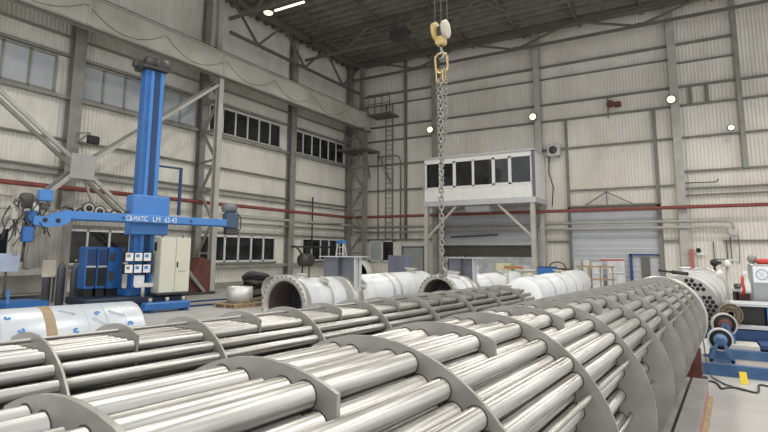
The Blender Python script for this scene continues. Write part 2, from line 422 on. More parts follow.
# small hanging roof unit
t = thing('roof_heater', 'dark box heater hanging under the roof near the hook rope', 'heater', (-12.2, 22.3, 12.6))
MB().bbox((-12.75, 22.0, 12.55), (-11.75, 22.6, 13.0), .04).build('housing', DGREY, t)
MB().cyl((-12.5, 22.3, 13.0), (-12.5, 22.3, 14), .02, 6).build('hanger', DGREY, t)
MB().cyl((-12.0, 22.3, 13.0), (-12.0, 22.3, 14), .02, 6).build('hanger', DGREY, t)

# ------------------------------------------------------------------ pipes on the walls
def pipe(pts, r, m, label, n=10, cat='pipe', name='wall_pipe'):
    return tag(MB().tube(pts, r, n).build(name, m, None, pts[0]), label, cat)
pipe([(XL + .4, 1, 3.92), (XL + .4, 27.7, 3.92), (-18.6, YB - .55, 3.92), (12, YB - .55, 3.86)], .085, REDP, 'dark red pipe running round both walls')
pipe([(XL + .32, 17.5, 3.42), (XL + .32, 27.9, 3.42), (-18.7, YB - .45, 3.42)], .07, PIPEG, 'grey pipe along the side wall just under the red pipe')
pipe([(XL + .28, 1, 3.1), (XL + .28, 27.9, 3.1)], .05, PIPEG, 'thin grey pipe along the side wall, lowest above the windows')
yy = YB - .4
pipe([(-18.6, yy, 3.26), (1.35, yy, 3.24), (1.55, yy, 3.18), (1.6, yy, 3.0), (1.6, yy, 2.85)], .065, PIPEG, 'upper grey pipe across the roller shutter, ending in a down bend')
pipe([(-18.6, yy - .05, 2.96), (1.25, yy - .05, 2.95), (1.4, yy - .05, 2.9), (1.42, yy - .05, 2.65), (1.6, yy - .05, 2.55), (1.75, yy - .05, 2.6)], .07, PIPEG, 'lower grey pipe across the roller shutter with a hooked end')
pipe([(1.45, YB - .15, 2.5), (1.47, YB - .15, 1.3)], .02, DGREY, 'thin dark conduit dropping below the hooked pipe end', 6)
pipe([(1.75, YB - .15, 2.6), (1.78, YB - .15, 1.9), (1.72, YB - .15, 1.3)], .015, DGREY, 'thinner dark cable dangling beside the hooked pipe end', 6, 'cable', 'hanging_cable')
pipe([(-.3, YB - .15, 5.05), (1.1, YB - .2, 5.02), (1.2, YB - .25, 5.15)], .025, DGREY, 'short thin dark rod with an upturned tip on the back wall', 6, 'rod', 'wall_rod')
pipe([(-17.5, 21.72, 3.2), (-17.3, 24.4, 3.3)], .03, DGREY, 'thin slanting dark rod under the red pipe at the side wall', 6, 'rod', 'wall_rod')
pipe([(XL + .3, 24.0, 4.9), (XL + .3, 24.0, 1.9)], .045, DGREY, 'upright dark pipe on the side wall past the dark column', 8)
pipe([(XL + .385, 22.1, 2.0), (XL + .7, 22.3, 2.0), (XL + .75, 25.3, 2.0)], .05, DGREY, 'level dark jib arm at the dark wall column', 8, 'jib', 'jib_arm')

# ------------------------------------------------------------------ corner platform, ladder
t = thing('corner_platform', 'dark steel platform with handrails high up in the corner', 'platform', (-17.6, 27.2, 8.1))
MB().box((-18.9, 26.2, 8.0), (-16.9, 28.1, 8.12)).build('lower_deck', STEELD, t)
MB().box((-17.15, 26.9, 10.2), (-15.5, 28.15, 10.27)).build('upper_deck', STEELD, t)
for x in (-18.4, -17.6, -16.9):
    MB().bar((x, 26.25, 8.1), (x, 26.25, 9.3), .05, .05).build('rail_post', GIRT, t)
for z in (8.7, 9.3): MB().bar((-18.5, 26.25, z), (-16.9, 26.25, z), .05, .05).build('handrail', GIRT, t)
for x in (-17.1, -16.6, -16.1, -15.55):
    MB().bar((x, 26.95, 10.3), (x, 26.95, 11.5), .05, .05).build('rail_post', GIRT, t)
for z in (10.9, 11.5): MB().bar((-17.1, 26.95, z), (-15.5, 26.95, z), .05, .05).build('handrail', GIRT, t)
for a, b in (((-17.6, 27.5, 8.1), (-17.6, 28.0, 6.4)), ((-16.95, 27.9, 8.05), (-16.1, 28.1, 6.1))): MB().bar(a, b, .09, .09).build('bracket', GIRT, t)
t = thing('wall_ladder', 'tall dark steel ladder on the back wall below the corner platform', 'ladder', (-16.2, YB - .25, 2.4))
for x in (-16.5, -16.0): MB().bar((x, YB - .25, 2.4), (x, YB - .25, 11.2), .05, .06).build('stringer', GIRT, t)
for k in range(28): MB().cyl((-16.5, YB - .25, 2.6 + k * .31), (-16.0, YB - .25, 2.6 + k * .31), .018, 6).build('rung', GIRT, t)
tag(MB().tube([(-17.1, YB - .3, 7.75), (-15.75, YB - .3, 7.75), (-15.5, YB - .3, 7.65), (-15.4, YB - .3, 7.4), (-15.4, YB - .3, 2.5)], .045, 8).build('bent_handrail', GIRT, None, (-15.4, YB - .3, 2.5)), 'bent dark guard rail standing beside the tall wall ladder', 'rail')
pipe([(-17.05, YB - .3, 8.1), (-17.0, YB - .3, 2.5)], .04, GIRT, 'thin upright dark conduit between the ladder and the corner lattice column', 6)

# ------------------------------------------------------------------ white control cabin on legs
cx0, cx1, cy0, cy1, cz0, cz1 = -12.72, -6.62, 26.0, 28.2, 4.36, 6.88
t = thing('control_cabin', 'white glazed control cabin raised on legs against the back wall', 'cabin', (cx0, cy0, 0))
def vpanel(a, b, y0, z0, z1, m, name, pitch=.14):
    mb = MB(); n = max(1, int((b - a) / pitch)); pr = []
    for i in range(n):
        u = a + (b - a) * i / n; w_ = (b - a) / n; pr += [(u, 0), (u + w_ * .8, 0), (u + w_ * .86, .012), (u + w_ * .94, .012)]
    pr.append((b, 0)); k = len(pr)
    mb.add([(u, y0 + v, z0) for u, v in pr] + [(u, y0 + v, z1) for u, v in pr], [(i, i + 1, k + i + 1, k + i) for i in range(k - 1)])
    mb.box((a, y0 + .03, z0), (b, y0 + .08, z1))
    return mb.build(name, m, t)
vpanel(cx0, cx1, cy0, cz0 + .16, 5.22, CABINW, 'lower_wall')
MB().box((cx0, cy0, 6.66), (cx1, cy0 + .08, cz1)).build('upper_wall', CABINW, t)
MB().box((cx1 - .08, cy0 + .06, cz0 + .16), (cx1, cy1, cz1)).build('end_wall', CABINW, t)
MB().box((cx0, cy0 + .06, cz0 + .16), (cx0 + .08, cy1, cz1)).build('end_wall', CABINW, t)
MB().box((cx0 - .08, cy0 - .08, cz1), (cx1 + .08, cy1, cz1 + .08)).build('roof', GREYL, t)
MB().box((cx0 - .05, cy0 - .05, cz0 - .12), (cx1 + .05, cy1, cz0 + .16)).build('floor_frame', GREYL, t)
MB().box((cx0 + .1, cy1 - .1, cz0 + .2), (cx1 - .1, cy1 - .02, cz1)).build('back_panel', DGREY, t)
MB().box((cx1 - .12, cy0 - .02, cz0 - .1), (cx1 + .02, cy0 + .1, cz1 + .02)).build('corner_post', GREYP, t)
px = [cx0 + .08, cx0 + .95, cx0 + 1.82, cx0 + 2.87, cx0 + 3.97, cx0 + 4.88, cx1 - .13]   # six panes, two of them opening casements
for i in range(6):
    a, b = px[i], px[i + 1]; c = .1 if i in (1, 4) else .06
    f = MB()
    for q, r_ in (((a, 5.22), (a + c, 6.66)), ((b - c, 5.22), (b, 6.66)), ((a, 5.22), (b, 5.22 + c)), ((a, 6.66 - c), (b, 6.66))): f.box((q[0], cy0 - .02, q[1]), (r_[0], cy0 + .07, r_[1]))
    fo = f.build('window_frame', WHITEF, t)
    MB().box((a + c, cy0 + .03, 5.22 + c), (b - c, cy0 + .05, 6.66 - c)).build('pane', GLASSD, fo)
MB().box((cx0, cy0 - .01, 5.16), (cx1, cy0 + .07, 5.23)).build('sill', WHITEF, t)
for x, y in ((cx0 + .08, cy0 + .1), (cx1 - .15, cy0 + .1), (cx0 + .08, cy1 - .2), (cx1 - .15, cy1 - .2)):
    MB().ibeam((x, y, 0), (x, y, cz0 - .1), .22, .22, .02, (0, 1, 0)).build('leg', STEELL, t)
for x, s in ((cx0 + .1, 1), (cx1 - .17, -1)):
    MB().bar((x, cy0 + .1, 2.5), (x + s * 1.75, cy0 + .1, 4.2), .12, .12).build('knee_brace', STEELL, t)
MB().bbox((cx0 + 2.2, cy0 + .4, 3.9), (cx0 + 3.6, cy0 + 1.1, 4.24), .04).build('duct', GREYL, t)
t = thing('air_conditioner', 'pale wall air conditioner unit beside the cabin end wall', 'air conditioner', (-6.3, YB - .3, 6.8))
MB().bbox((-6.42, YB - .42, 6.85), (-5.75, YB - .14, 7.5), .03).build('housing', GREYL, t)
MB().lathe([(.0, -.46), (.2, -.46), (.22, -.42)], (-6.1, YB, 7.17), 'y', 20).build('fan_grille', DGREY, t)
MB().tube([(-6.35, YB - .2, 6.85), (-6.4, YB - .2, 6.0), (-6.2, YB - .2, 5.2), (-6.3, YB - .2, 4.2)], .03, 6).build('refrigerant_line', DGREY, t)
for k, x in enumerate((-6.35, -5.85)): MB().bar((x, YB - .05, 6.82), (x, YB - .45, 6.82), .04, .04).build('bracket', GIRT, t)

# ------------------------------------------------------------------ lamps
def floodlight(x, z, label, y=YB - .62, r=.19, m=LAMPW):
    t = thing('floodlight', label, 'lamp', (x, y, z), 'wall floodlights')
    MB().lathe([(.02, .22), (.1, .2), (r + .03, .0), (r + .03, -.03), (r, -.03)], (x, y, z), 'y', 20).build('reflector', DGREY, t)
    MB().lathe([(.0, -.1), (r * .6, -.075), (r, -.02)], (x, y, z), 'y', 20).build('lens', m, t)
    MB().bar((x, y + .2, z), (x, YB - (.39 if z > 8 else .03), z), .05, .05).build('bracket', GIRT, t)
floodlight(-13.2, 9.05, 'round lit floodlight on the back wall beside the hanging chain bundle')
floodlight(-7.05, 9.05, 'round lit floodlight on the back wall above the white cabin')
floodlight(-.47, 9.05, 'big round lit floodlight on the back wall above the roller shutter')
floodlight(1.82, 7.4, 'small white lit lamp on the pale back wall', r=.13, m=LAMPC)
t = thing('high_bay_lamp', 'round glowing high bay lamp under the roof beside a strip light', 'lamp', (-17.0, 17.7, 13.2))
MB().lathe([(.05, .45), (.08, .3), (.25, .05), (.26, 0)], (-17.0, 17.7, 13.2), 'z', 20).build('shade', DGREY, t)
MB().sphere((-17.0, 17.7, 13.2), .23, 16, 8, (1, 1, .5)).build('bulb', LAMPW, t)
MB().cyl((-17.0, 17.7, 13.6), (-17.0, 17.7, 14.05), .02, 6).build('hanger', DGREY, t)
t = thing('strip_light', 'long glowing white strip light hanging under the roof', 'lamp', (-16.4, 18.2, 13.5))
MB().bar((-17.15, 18.25, 13.62), (-15.2, 18.25, 13.62), .1, .06).build('housing', DGREY, t)
MB().bar((-17.1, 18.25, 13.55), (-15.25, 18.25, 13.55), .09, .08).build('diffuser', LAMPC, t)
for x in (-16.9, -15.5): MB().cyl((x, 18.25, 13.65), (x, 18.25, 14.05), .012, 5).build('hanger', DGREY, t)
t = thing('floodlight', 'black unlit floodlight on an arm at the column behind the gusset plate', 'lamp', (XL + .9, 10.6, 5.7))
MB().bar((XL + .4, 10.2, 5.6), (XL + .8, 10.45, 5.95), .05, .05).build('arm', STEELP, t)
MB().bar((XL + .4, 10.2, 5.95), (XL + .8, 10.45, 5.95), .05, .05).build('arm', STEELP, t)
MB().bbox((XL + .75, 10.35, 5.55), (XL + .95, 10.75, 5.85), .03).build('head', BLACK, t)
t = thing('wall_siren', 'dark red siren horn on a bracket high on the back wall', 'siren', (-3.2, YB - .3, 9.2))
MB().bar((-3.32, YB - .1, 9.7), (-3.32, YB - .3, 8.6), .07, .07).build('bracket', GIRT, t)
MB().lathe([(.05, .15), (.09, .0), (.2, -.28), (.17, -.28)], (-3.15, YB - .3, 9.22), 'y', 16).build('horn', RUST, t)
MB().bbox((-3.0, YB - .5, 9.1), (-2.7, YB - .15, 9.35), .03).build('motor', RUST, t)

# ------------------------------------------------------------------ crane hook and chain sling
hx, hy = -5.32, 11.9
t = thing('crane_hook_block', 'yellowed crane hook block hanging on steel ropes', 'hook', (hx, hy, 7.0))
for dx in (-.17, 0, .17): MB().cyl((hx + dx, hy, 7.45), (hx + dx * 1.15, hy, 13.9), .012, 6).build('rope', GIRT, t)
for dx, m_ in ((-.14, YELLOW), (.14, mat('worn_cream_sheave', (.60, .56, .46), .5, var=.15, scale=8))):
    MB().lathe([(.02, -.055), (.05, -.06), (.2, -.05), (.24, -.045), (.24, .045), (.2, .05), (.05, .06), (.02, .055)], (hx + dx, hy - .02, 7.48), 'x', 24).build('sheave', m_, t)
MB().bbox((hx - .08, hy - .08, 7.3), (hx + .08, hy + .08, 7.6), .02).build('side_plate', DGREY, t)
MB().bbox((hx - .13, hy - .11, 7.08), (hx + .13, hy + .11, 7.32), .03).build('crosshead', YELLOW, t)
MB().tube([(hx, hy, 7.1), (hx, hy, 6.95), (hx + .07, hy, 6.85), (hx + .06, hy, 6.74), (hx - .03, hy, 6.71), (hx - .09, hy, 6.78)], [.035, .035, .045, .05, .04, .015], 10).build('hook', CHAINM, t)
def link(mb, c, L, w, r, ang, tilt=None):
    ca, sa = math.cos(ang), math.sin(ang); pts = []
    for k in range(14):
        a = 2 * PI * k / 14; x = w / 2 * math.cos(a); z = (L / 2 - w / 2) * (1 if math.sin(a) > 0 else -1) + w / 2 * math.sin(a)
        pts.append(V(c) + V((x * ca, x * sa, z)))
    mb.tube(pts, r, 7, closed=True)
def chain(p, z0, z1, L=.115, r=.016, sway=0.):
    mb = MB(); z = z0; k = 0; st = L - 2.1 * r
    while z > z1:
        u = (z0 - z) / max(.01, z0 - z1)
        link(mb, (p[0] + sway * u, p[1], z - L / 2), L, L * .62, r, .5 + (k % 2) * PI / 2); z -= st; k += 1
    return mb
t = thing('chain_sling', 'steel chain sling hanging from the hook block, one leg reaching the vessels', 'chain sling', (hx, hy, 1.2))
mb = MB(); link(mb, (hx, hy, 6.6), .55, .32, .035, .3); mb.build('master_ring', CHAINY, t)
for dx in (-.07, .07):
    mb = MB(); link(mb, (hx + dx, hy, 6.24), .36, .16, .028, 1.2 + dx * 4); mb.build('oblong_link', CHAINY, t)
for dx, dy, zb in ((-.11, 0, 4.15), (-.04, .06, 3.4), (.04, -.03, 4.3), (.10, .05, 4.6), (.0, -.08, 1.45)):
    chain((hx + dx, hy + dy), 6.16, zb, .105 if zb > 2 else .15, .013 if zb > 2 else .02, sway=-dx * .35).build('chain', CHAINM, t)
MB().tube([(hx, hy - .08, 1.5), (hx + .01, hy - .08, 1.38), (hx + .09, hy - .08, 1.3), (hx + .08, hy - .08, 1.2), (hx - .02, hy - .08, 1.16), (hx - .1, hy - .08, 1.24)], [.03, .035, .045, .05, .04, .02], 8).build('sling_hook', CHAINM, t)

# ------------------------------------------------------------------ the tube bundles
def bundle_frame(yaw, tilt, lat, z):
    d = V((math.sin(yaw) * math.cos(tilt), math.cos(yaw) * math.cos(tilt), math.sin(tilt)))
    n = V((math.cos(yaw), -math.sin(yaw), 0)); m = n.cross(d)
    p = n * lat + V((0, 0, z))
    return Matrix(((n.x, d.x, m.x, p.x), (n.y, d.y, m.y, p.y), (n.z, d.z, m.z, p.z), (0, 0, 0, 1)))
def put(mb, M): mb.v = [M @ v for v in mb.v]; return mb
def baffle_mesh(R, cut, side, th=.012, n=72):
    """disc with one side cut by an upright line: side +1 keeps x > -cut, -1 keeps x < cut"""
    out = []
    for k in range(n):
        a = 2 * PI * k / n; x = R * math.cos(a) * side; z = R * math.sin(a)
        out.append((max(x, -cut * R) * side, z))
    o2 = []
    for k, p in enumerate(out):
        clipped = abs(p[0] * side + cut * R) < 1e-6
        if clipped:
            z = math.copysign(math.sqrt(R * R - (cut * R) ** 2), p[1])
            prv = out[k - 1]; nxt = out[(k + 1) % n]
            if not (abs(prv[0] * side + cut * R) < 1e-6 and abs(nxt[0] * side + cut * R) < 1e-6): o2.append((p[0], z))
        else: o2.append(p)
    return MB().prism(o2, -th / 2, th / 2, 'y')
def make_bundle(M, R, s0, ds, n, y0, y1, tubes, rtube, rods, label, vis):
    t = thing('heat_exchanger_core', label, 'tube bundle', M=M @ Matrix.Translation((0, 0, -R)))
    protos = {}
    for side in (1, -1): protos[side] = None
    for k in range(-1, n):
        side = 1 if k % 2 == 0 else -1
        c = M @ V((0, s0 + ds * k, 0))
        if protos[side] is None:
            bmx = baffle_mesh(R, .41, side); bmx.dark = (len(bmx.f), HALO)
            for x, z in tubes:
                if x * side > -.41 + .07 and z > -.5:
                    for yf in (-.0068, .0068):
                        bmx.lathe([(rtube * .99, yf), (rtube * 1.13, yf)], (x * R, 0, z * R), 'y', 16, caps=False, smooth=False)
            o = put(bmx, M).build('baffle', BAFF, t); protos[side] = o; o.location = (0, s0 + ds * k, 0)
        else:
            o2 = protos[side].copy(); COL.objects.link(o2); o2.parent = t; o2.location = (0, s0 + ds * k, 0)
    tubes = sorted(tubes, key=vis)
    first = None
    for x, z in tubes[:96]:
        if first is None:
            first = put(MB().tube([(0, y0, 0), (0, y1, 0)], rtube, 20), M).build('tube', TUBE, t); first.location = (x * R, 0, z * R)
        else:
            o2 = first.copy(); COL.objects.link(o2); o2.parent = t; o2.location = (x * R, 0, z * R)
    rest = MB()
    for x, z in tubes[96:]: rest.tube([(x * R, y0, z * R), (x * R, y1, z * R)], rtube, 10)
    if rest.v: tag(put(rest, M).build('inner_tubes', TUBE, t), kind='stuff')
    fr = None
    for x, z in rods:
        if fr is None: fr = put(MB().tube([(0, y0, 0), (0, y1 - .1, 0)], 0.011, 10), M).build('tie_rod', RODM, t); fr.location = (x * R, 0, z * R)
        else:
            o2 = fr.copy(); COL.objects.link(o2); o2.parent = t; o2.location = (x * R, 0, z * R)
    return t
RM, RR = .5625, .50
MM = bundle_frame(.0575, -.0112, -.9581, 1.75 - .805)
MR = bundle_frame(.0567, -.0115, -2.964, 1.75 - .895)
def lattice(p, step, top, xmax, rmax):
    T = []; i = 0; z = top
    while z > -rmax:
        k = -10
        while k <= 10:
            x = (k + (.5 if i % 2 else 0)) * p
            if abs(x) <= xmax and x * x + z * z <= rmax ** 2 and not (i == 0 and abs(x) < .01): T.append((x, z))
            k += 1
        z -= step; i += 1
    return T
TM = lattice(.125, .1045, .885, .715, .93)
NB = 19
tb = make_bundle(MM, RM, .466, .4435, NB, -.7, 8.72, TM, .031, [(0, .90), (.785, .475), (-.785, .475), (.79, .0), (.785, -.35), (-.785, -.3)],
            'big stainless tube bundle with segmental baffle plates, lying on the red-sided steel beam', lambda p: -(p[1] * .8 + p[0] * .75) if True else 0)
put(MB().lathe([(.0, 8.62), (RM + .008, 8.62), (RM + .012, 8.63), (RM + .012, 8.69), (.0, 8.69)], (0, 0, 0), 'y', 72), MM).build('end_plate', mat('end_plate_steel', (.50, .49, .46), .36, .85, var=.1, scale=5), tb)
# separate exchanger shell whose tube sheet faces the end of the bundle
ByA = math.atan2(.413, 6.36); Bd = V((math.sin(ByA), math.cos(ByA), 0)); Bn = V((math.cos(ByA), -math.sin(ByA), 0))
MBr = Matrix(((Bn.x, Bd.x, 0, -.235), (Bn.y, Bd.y, 0, 11.2), (0, 0, 1, .763), (0, 0, 0, 1))); Rb = .575
bt = thing('exchanger_shell', 'pale grey exchanger shell with an open-bored tube sheet facing the big bundle', 'vessel', M=MBr @ Matrix.Translation((0, 0, -Rb)))
def bp(mb): return put(mb, MBr)
bp(MB().lathe([(Rb * .9, .06), (Rb - .03, .1), (Rb - .02, 6.4), (Rb * .8, 6.41)], (0, 0, 0), 'y', 64)).build('shell', mat('barrel_white_grey', (.60, .60, .58), .35, .2, var=.06, scale=3), bt)
ts = bp(MB().lathe([(.0, 0), (Rb, 0), (Rb + .005, .005), (Rb + .005, .09), (Rb, .095), (.0, .095)], (0, 0, 0), 'y', 64)).build('tube_sheet', mat('tube_sheet_grey', (.30, .295, .28), .5, .5, var=.1, scale=4), bt)
for y in (1.3, 3.2): bp(MB().lathe([(Rb - .02, y), (Rb + .008, y + .005), (Rb + .008, y + .12), (Rb - .02, y + .125)], (0, 0, 0), 'y', 64)).build('reinforcing_band', GREYL, bt)
bp(MB().lathe([(Rb - .03, 6.2), (Rb + .02, 6.2), (Rb + .02, 6.4), (Rb - .03, 6.4)], (0, 0, 0), 'y', 64, closed=True)).build('end_flange', FLANGE, bt)
b0 = None
for x, z in lattice(.15, .127, .86, .98, .92):
    if x < .12 or .36 < z < .5 or z < -.7 or (x < .5 and z < .3): continue
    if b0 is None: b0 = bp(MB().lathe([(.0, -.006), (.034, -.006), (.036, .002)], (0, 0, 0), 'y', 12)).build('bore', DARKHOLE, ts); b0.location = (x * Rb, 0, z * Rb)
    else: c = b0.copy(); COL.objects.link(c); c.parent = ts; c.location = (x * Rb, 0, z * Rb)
bp(MB().cyl((.1, .3, Rb + .03), (-.15, .2, Rb + .06), .035, 12).cyl((-.15, .2, Rb + .06), (-.38, .12, Rb + .09), .022, 10)).build('lifting_bar', BLACK, bt)
bp(MB().cyl((-.05, 1.6, Rb - .05), (-.05, 1.6, Rb + .1), .07, 16).lathe([(.11, Rb + .1), (.11, Rb + .13), (.0, Rb + .13)], (-.05, 1.6, 0), 'z', 16)).build('nozzle', WHITE, bt)
bp(MB().cyl((.36, 5.2, .4), (.5, 5.2, .54), .06, 14)).build('side_nozzle', WHITE, bt)

# rear bundle: fewer tubes, seen as three rows
TR = [(.315, .79), (.53, .695), (.645, .575), (-.315, .79), (-.53, .695), (-.645, .575), (.19, .80), (.06, .80), (-.06, .80), (-.19, .80), (.74, .41), (-.74, .41), (.76, .25), (.76, .1), (-.76, .25)]
for z, xs in ((.67, (-.38, -.25, -.12, 0, .12, .25, .38)), (.54, (-.5, -.36, -.2, -.06, .06, .2, .36, .5)), (.40, (-.6, -.45, -.3, -.15, 0, .15, .3, .45, .6)), (.25, (-.6, -.4, -.2, 0, .2, .4, .6))):
    TR += [(x, z) for x in xs]
rb = make_bundle(MR, RR, 1.247, .4493, 15, .2, 8.1, TR, .030, [(.02, .925), (.87, .28), (-.87, .28), (.87, -.2)],
            'smaller stainless tube bundle lying between the big bundle and the film-wrapped cylinder', lambda p: -p[1])
# supports
def bundle_beam(x0, x1, ya, yb, name, label, M, ztop, sidemat, cat):
    t = thing(name, label, cat, M @ V(((x0 + x1) / 2, ya, 0)))
    inv = M
    def P(x, y, z): q = M @ V((x, y, 0)); return V((q.x, q.y, z))
    def slab(xa, xb, za, zb, ya_=ya, yb_=yb):
        vs = [P(x, y, z) for z in (za, zb) for (x, y) in ((xa, ya_), (xb, ya_), (xb, yb_), (xa, yb_))]
        return MB().add(vs, ((0, 3, 2, 1), (4, 5, 6, 7), (0, 1, 5, 4), (1, 2, 6, 5), (2, 3, 7, 6), (3, 0, 4, 7)))
    gap = .03; xm = x0 + (x1 - x0) * .36
    slab(x0, xm - gap / 2, ztop - .02, ztop).build('top_flange', GREYL if 0 else mat('beam_top_steel', (.36, .355, .34), .5, .5, var=.15, scale=5), t)
    slab(xm + gap / 2, x1, ztop - .02, ztop).build('top_flange', MATS['beam_top_steel'], t)
    slab(x0 + .02, x0 + .04, .06, ztop - .02).build('web', sidemat, t)
    slab(x1 - .04, x1 - .01, .06, ztop - .02).build('web', sidemat, t)
    slab(x0 - .02, x1 + .03, 0, .06).build('timber_pad', WOOD, t)
    slab(x0 + .05, x1 - .05, .06, ztop - .08).build('core_plate', DGREY, t)
    return t, slab
REDS = mat('beam_red_side', (.30, .15, .13), .6, var=.2, scale=5, dirt=(.45, .40, .36), dscale=4)
bundle_beam(.30, .58, 1.4, 7.6, 'support_beam', 'long steel support beam with reddish side under the big tube bundle', MM, .25, REDS, 'beam')
bundle_beam(-.555, -.30, 1.4, 7.6, 'support_beam', 'matching long support beam hidden under the far flank of the big tube bundle', MM, .25, REDS, 'beam')
def saddle(M, R, s, name, label, hw=.5, m=RUST):
    c = M @ V((0, s, 0)); z = c.z; prof = []
    for k in range(13):
        a = PI + PI * (.18 + .64 * k / 12); prof.append((math.cos(a) * (R + .009), z + math.sin(a) * (R + .009)))
    poly = [(-hw, 0), (-hw, prof[0][1])] + prof + [(hw, prof[-1][1]), (hw, 0)]
    mb = MB().prism(poly, -.06, .06, 'y')
    u = M.to_3x3(); ang = math.atan2(u[0][1], u[1][1])
    Rz = Matrix.Translation((c.x, c.y, 0)) @ Matrix.Rotation(-ang, 4, 'Z')
    mb.v = [Rz @ v for v in mb.v]
    return tag(mb.build(name, m, None, (c.x, c.y, 0)), label, 'cradle')
saddle(MM, RM, 7.95, 'cradle', 'dark red steel cradle under the far end of the big tube bundle', .5)
saddle(MM, RM, 1.15, 'cradle', 'dark red steel cradle under the near end of the big tube bundle', .52)
saddle(MBr, Rb + .008, 2.5, 'cradle', 'dark red steel cradle under the pale exchanger shell', .5)
saddle(MR, RR, 1.9, 'cradle', 'dark red steel cradle under the smaller bundle, near its start', .42)
saddle(MR, RR, 6.2, 'cradle', 'dark red steel cradle under the smaller bundle, towards the vessels', .42)

# ------------------------------------------------------------------ film wrapped cylinder with printed marks
WYAW = math.radians(13); wd = V((math.sin(WYAW), math.cos(WYAW), 0)); wnn = V((math.cos(WYAW), -math.sin(WYAW), 0))
wo = V((-6.1, 4.15, .56)); Rw = .56
MW = Matrix(((wnn.x, wd.x, 0, wo.x), (wnn.y, wd.y, 0, wo.y), (0, 0, 1, wo.z), (0, 0, 0, 1)))
t = thing('film_wrapped_cylinder', 'steel shell cylinder wrapped in white film with small blue printed marks', 'cylinder', M=MW @ Matrix.Translation((0, 0, -Rw)))
put(MB().lathe([(Rw - .012, -3.4), (Rw, -3.4), (Rw, -.02), (Rw - .012, 0), (Rw - .03, 0), (Rw - .03, -3.4)], (0, 0, 0), 'y', 64, closed=True), MW).build('shell', mat('white_protective_film', (.50, .53, .57), .35, .15, var=.05, scale=3, spec=.6), t)
for y in (-.98, -2.6): put(MB().lathe([(Rw + .001, y - .05), (Rw + .004, y - .045), (Rw + .004, y + .045), (Rw + .001, y + .05)], (0, 0, 0), 'y', 64), MW).build('seam_tape', BROWNB, t)
def on_cyl(a, y, o=.004): return V(((Rw + o) * math.sin(a), y, (Rw + o) * math.cos(a)))
def mark(lines, a0, y0, sc, m, w=.008, rot=0.):
    mb = MB(); c, s_ = math.cos(rot), math.sin(rot)
    for ln in lines:
        pts = [on_cyl(a0 + (x * c - z * s_) * sc / Rw, y0 + (x * s_ + z * c) * sc) for x, z in ln]
        for p, q in zip(pts, pts[1:]): mb.bar(p, q, w, .003, ((p + q) / 2) * V((1, 0, 1)))
    put(mb, MW); return mb
arc = [(math.cos(a) * .5, math.sin(a) * .5) for a in [k * PI / 8 for k in range(2, 15)]]
arc2 = [(math.cos(a) * .28, math.sin(a) * .28) for a in [k * PI / 6 for k in range(1, 12)]]
bar_ = [(-1.2, -.18), (1.2, -.18), (1.2, .18), (-1.2, .18), (-1.2, -.18)]
sty = []
for i, (a, y) in enumerate(((.9, -.18), (.55, -.5), (.95, -.75), (.5, -1.35), (.85, -1.25), (.95, -1.75), (.45, -1.95), (.7, -2.25), (.95, -2.8), (.55, -2.95))):
    mark([arc, arc2], a, y, .055, FILMB, .010, i * .9).build('printed_mark', FILMB, t)
for i, (a, y) in enumerate(((.6, -.3), (.8, -.5), (.45, -.8), (.75, -1.55), (.5, -1.75), (.7, -2.05), (.8, -2.45), (.55, -2.75))):
    mark([bar_], a, y, .07, FILMG, .006, .95 if i % 2 == 0 else .8).build('printed_strip', FILMG, t)
for i, y in enumerate((-.42, -1.5, -1.85, -2.3)):
    mark([[(x * .9, .4 * (x / 8 - .5) ** 2) for x in range(0, 9)]], .15, y, .07, FILMG, .005).build('film_crease', FILMG, t)
for y in (-.22, -.62, -1.42, -1.7, -2.2, -2.9):
    put(MB().lathe([(Rw + .0005, y - .004), (Rw + .0025, y), (Rw + .0005, y + .004)], (0, 0, 0), 'y', 64, caps=False), MW).build('film_fold', FILMG, t)
for y in (-.6, -2.8):
    mb = MB().prism([(-.45, -.56), (.45, -.56), (.45, -.36), (.3, -.47), (-.3, -.47), (-.45, -.36)], y - .08, y + .08)
    put(mb, MW).build('chock', WOOD, t)

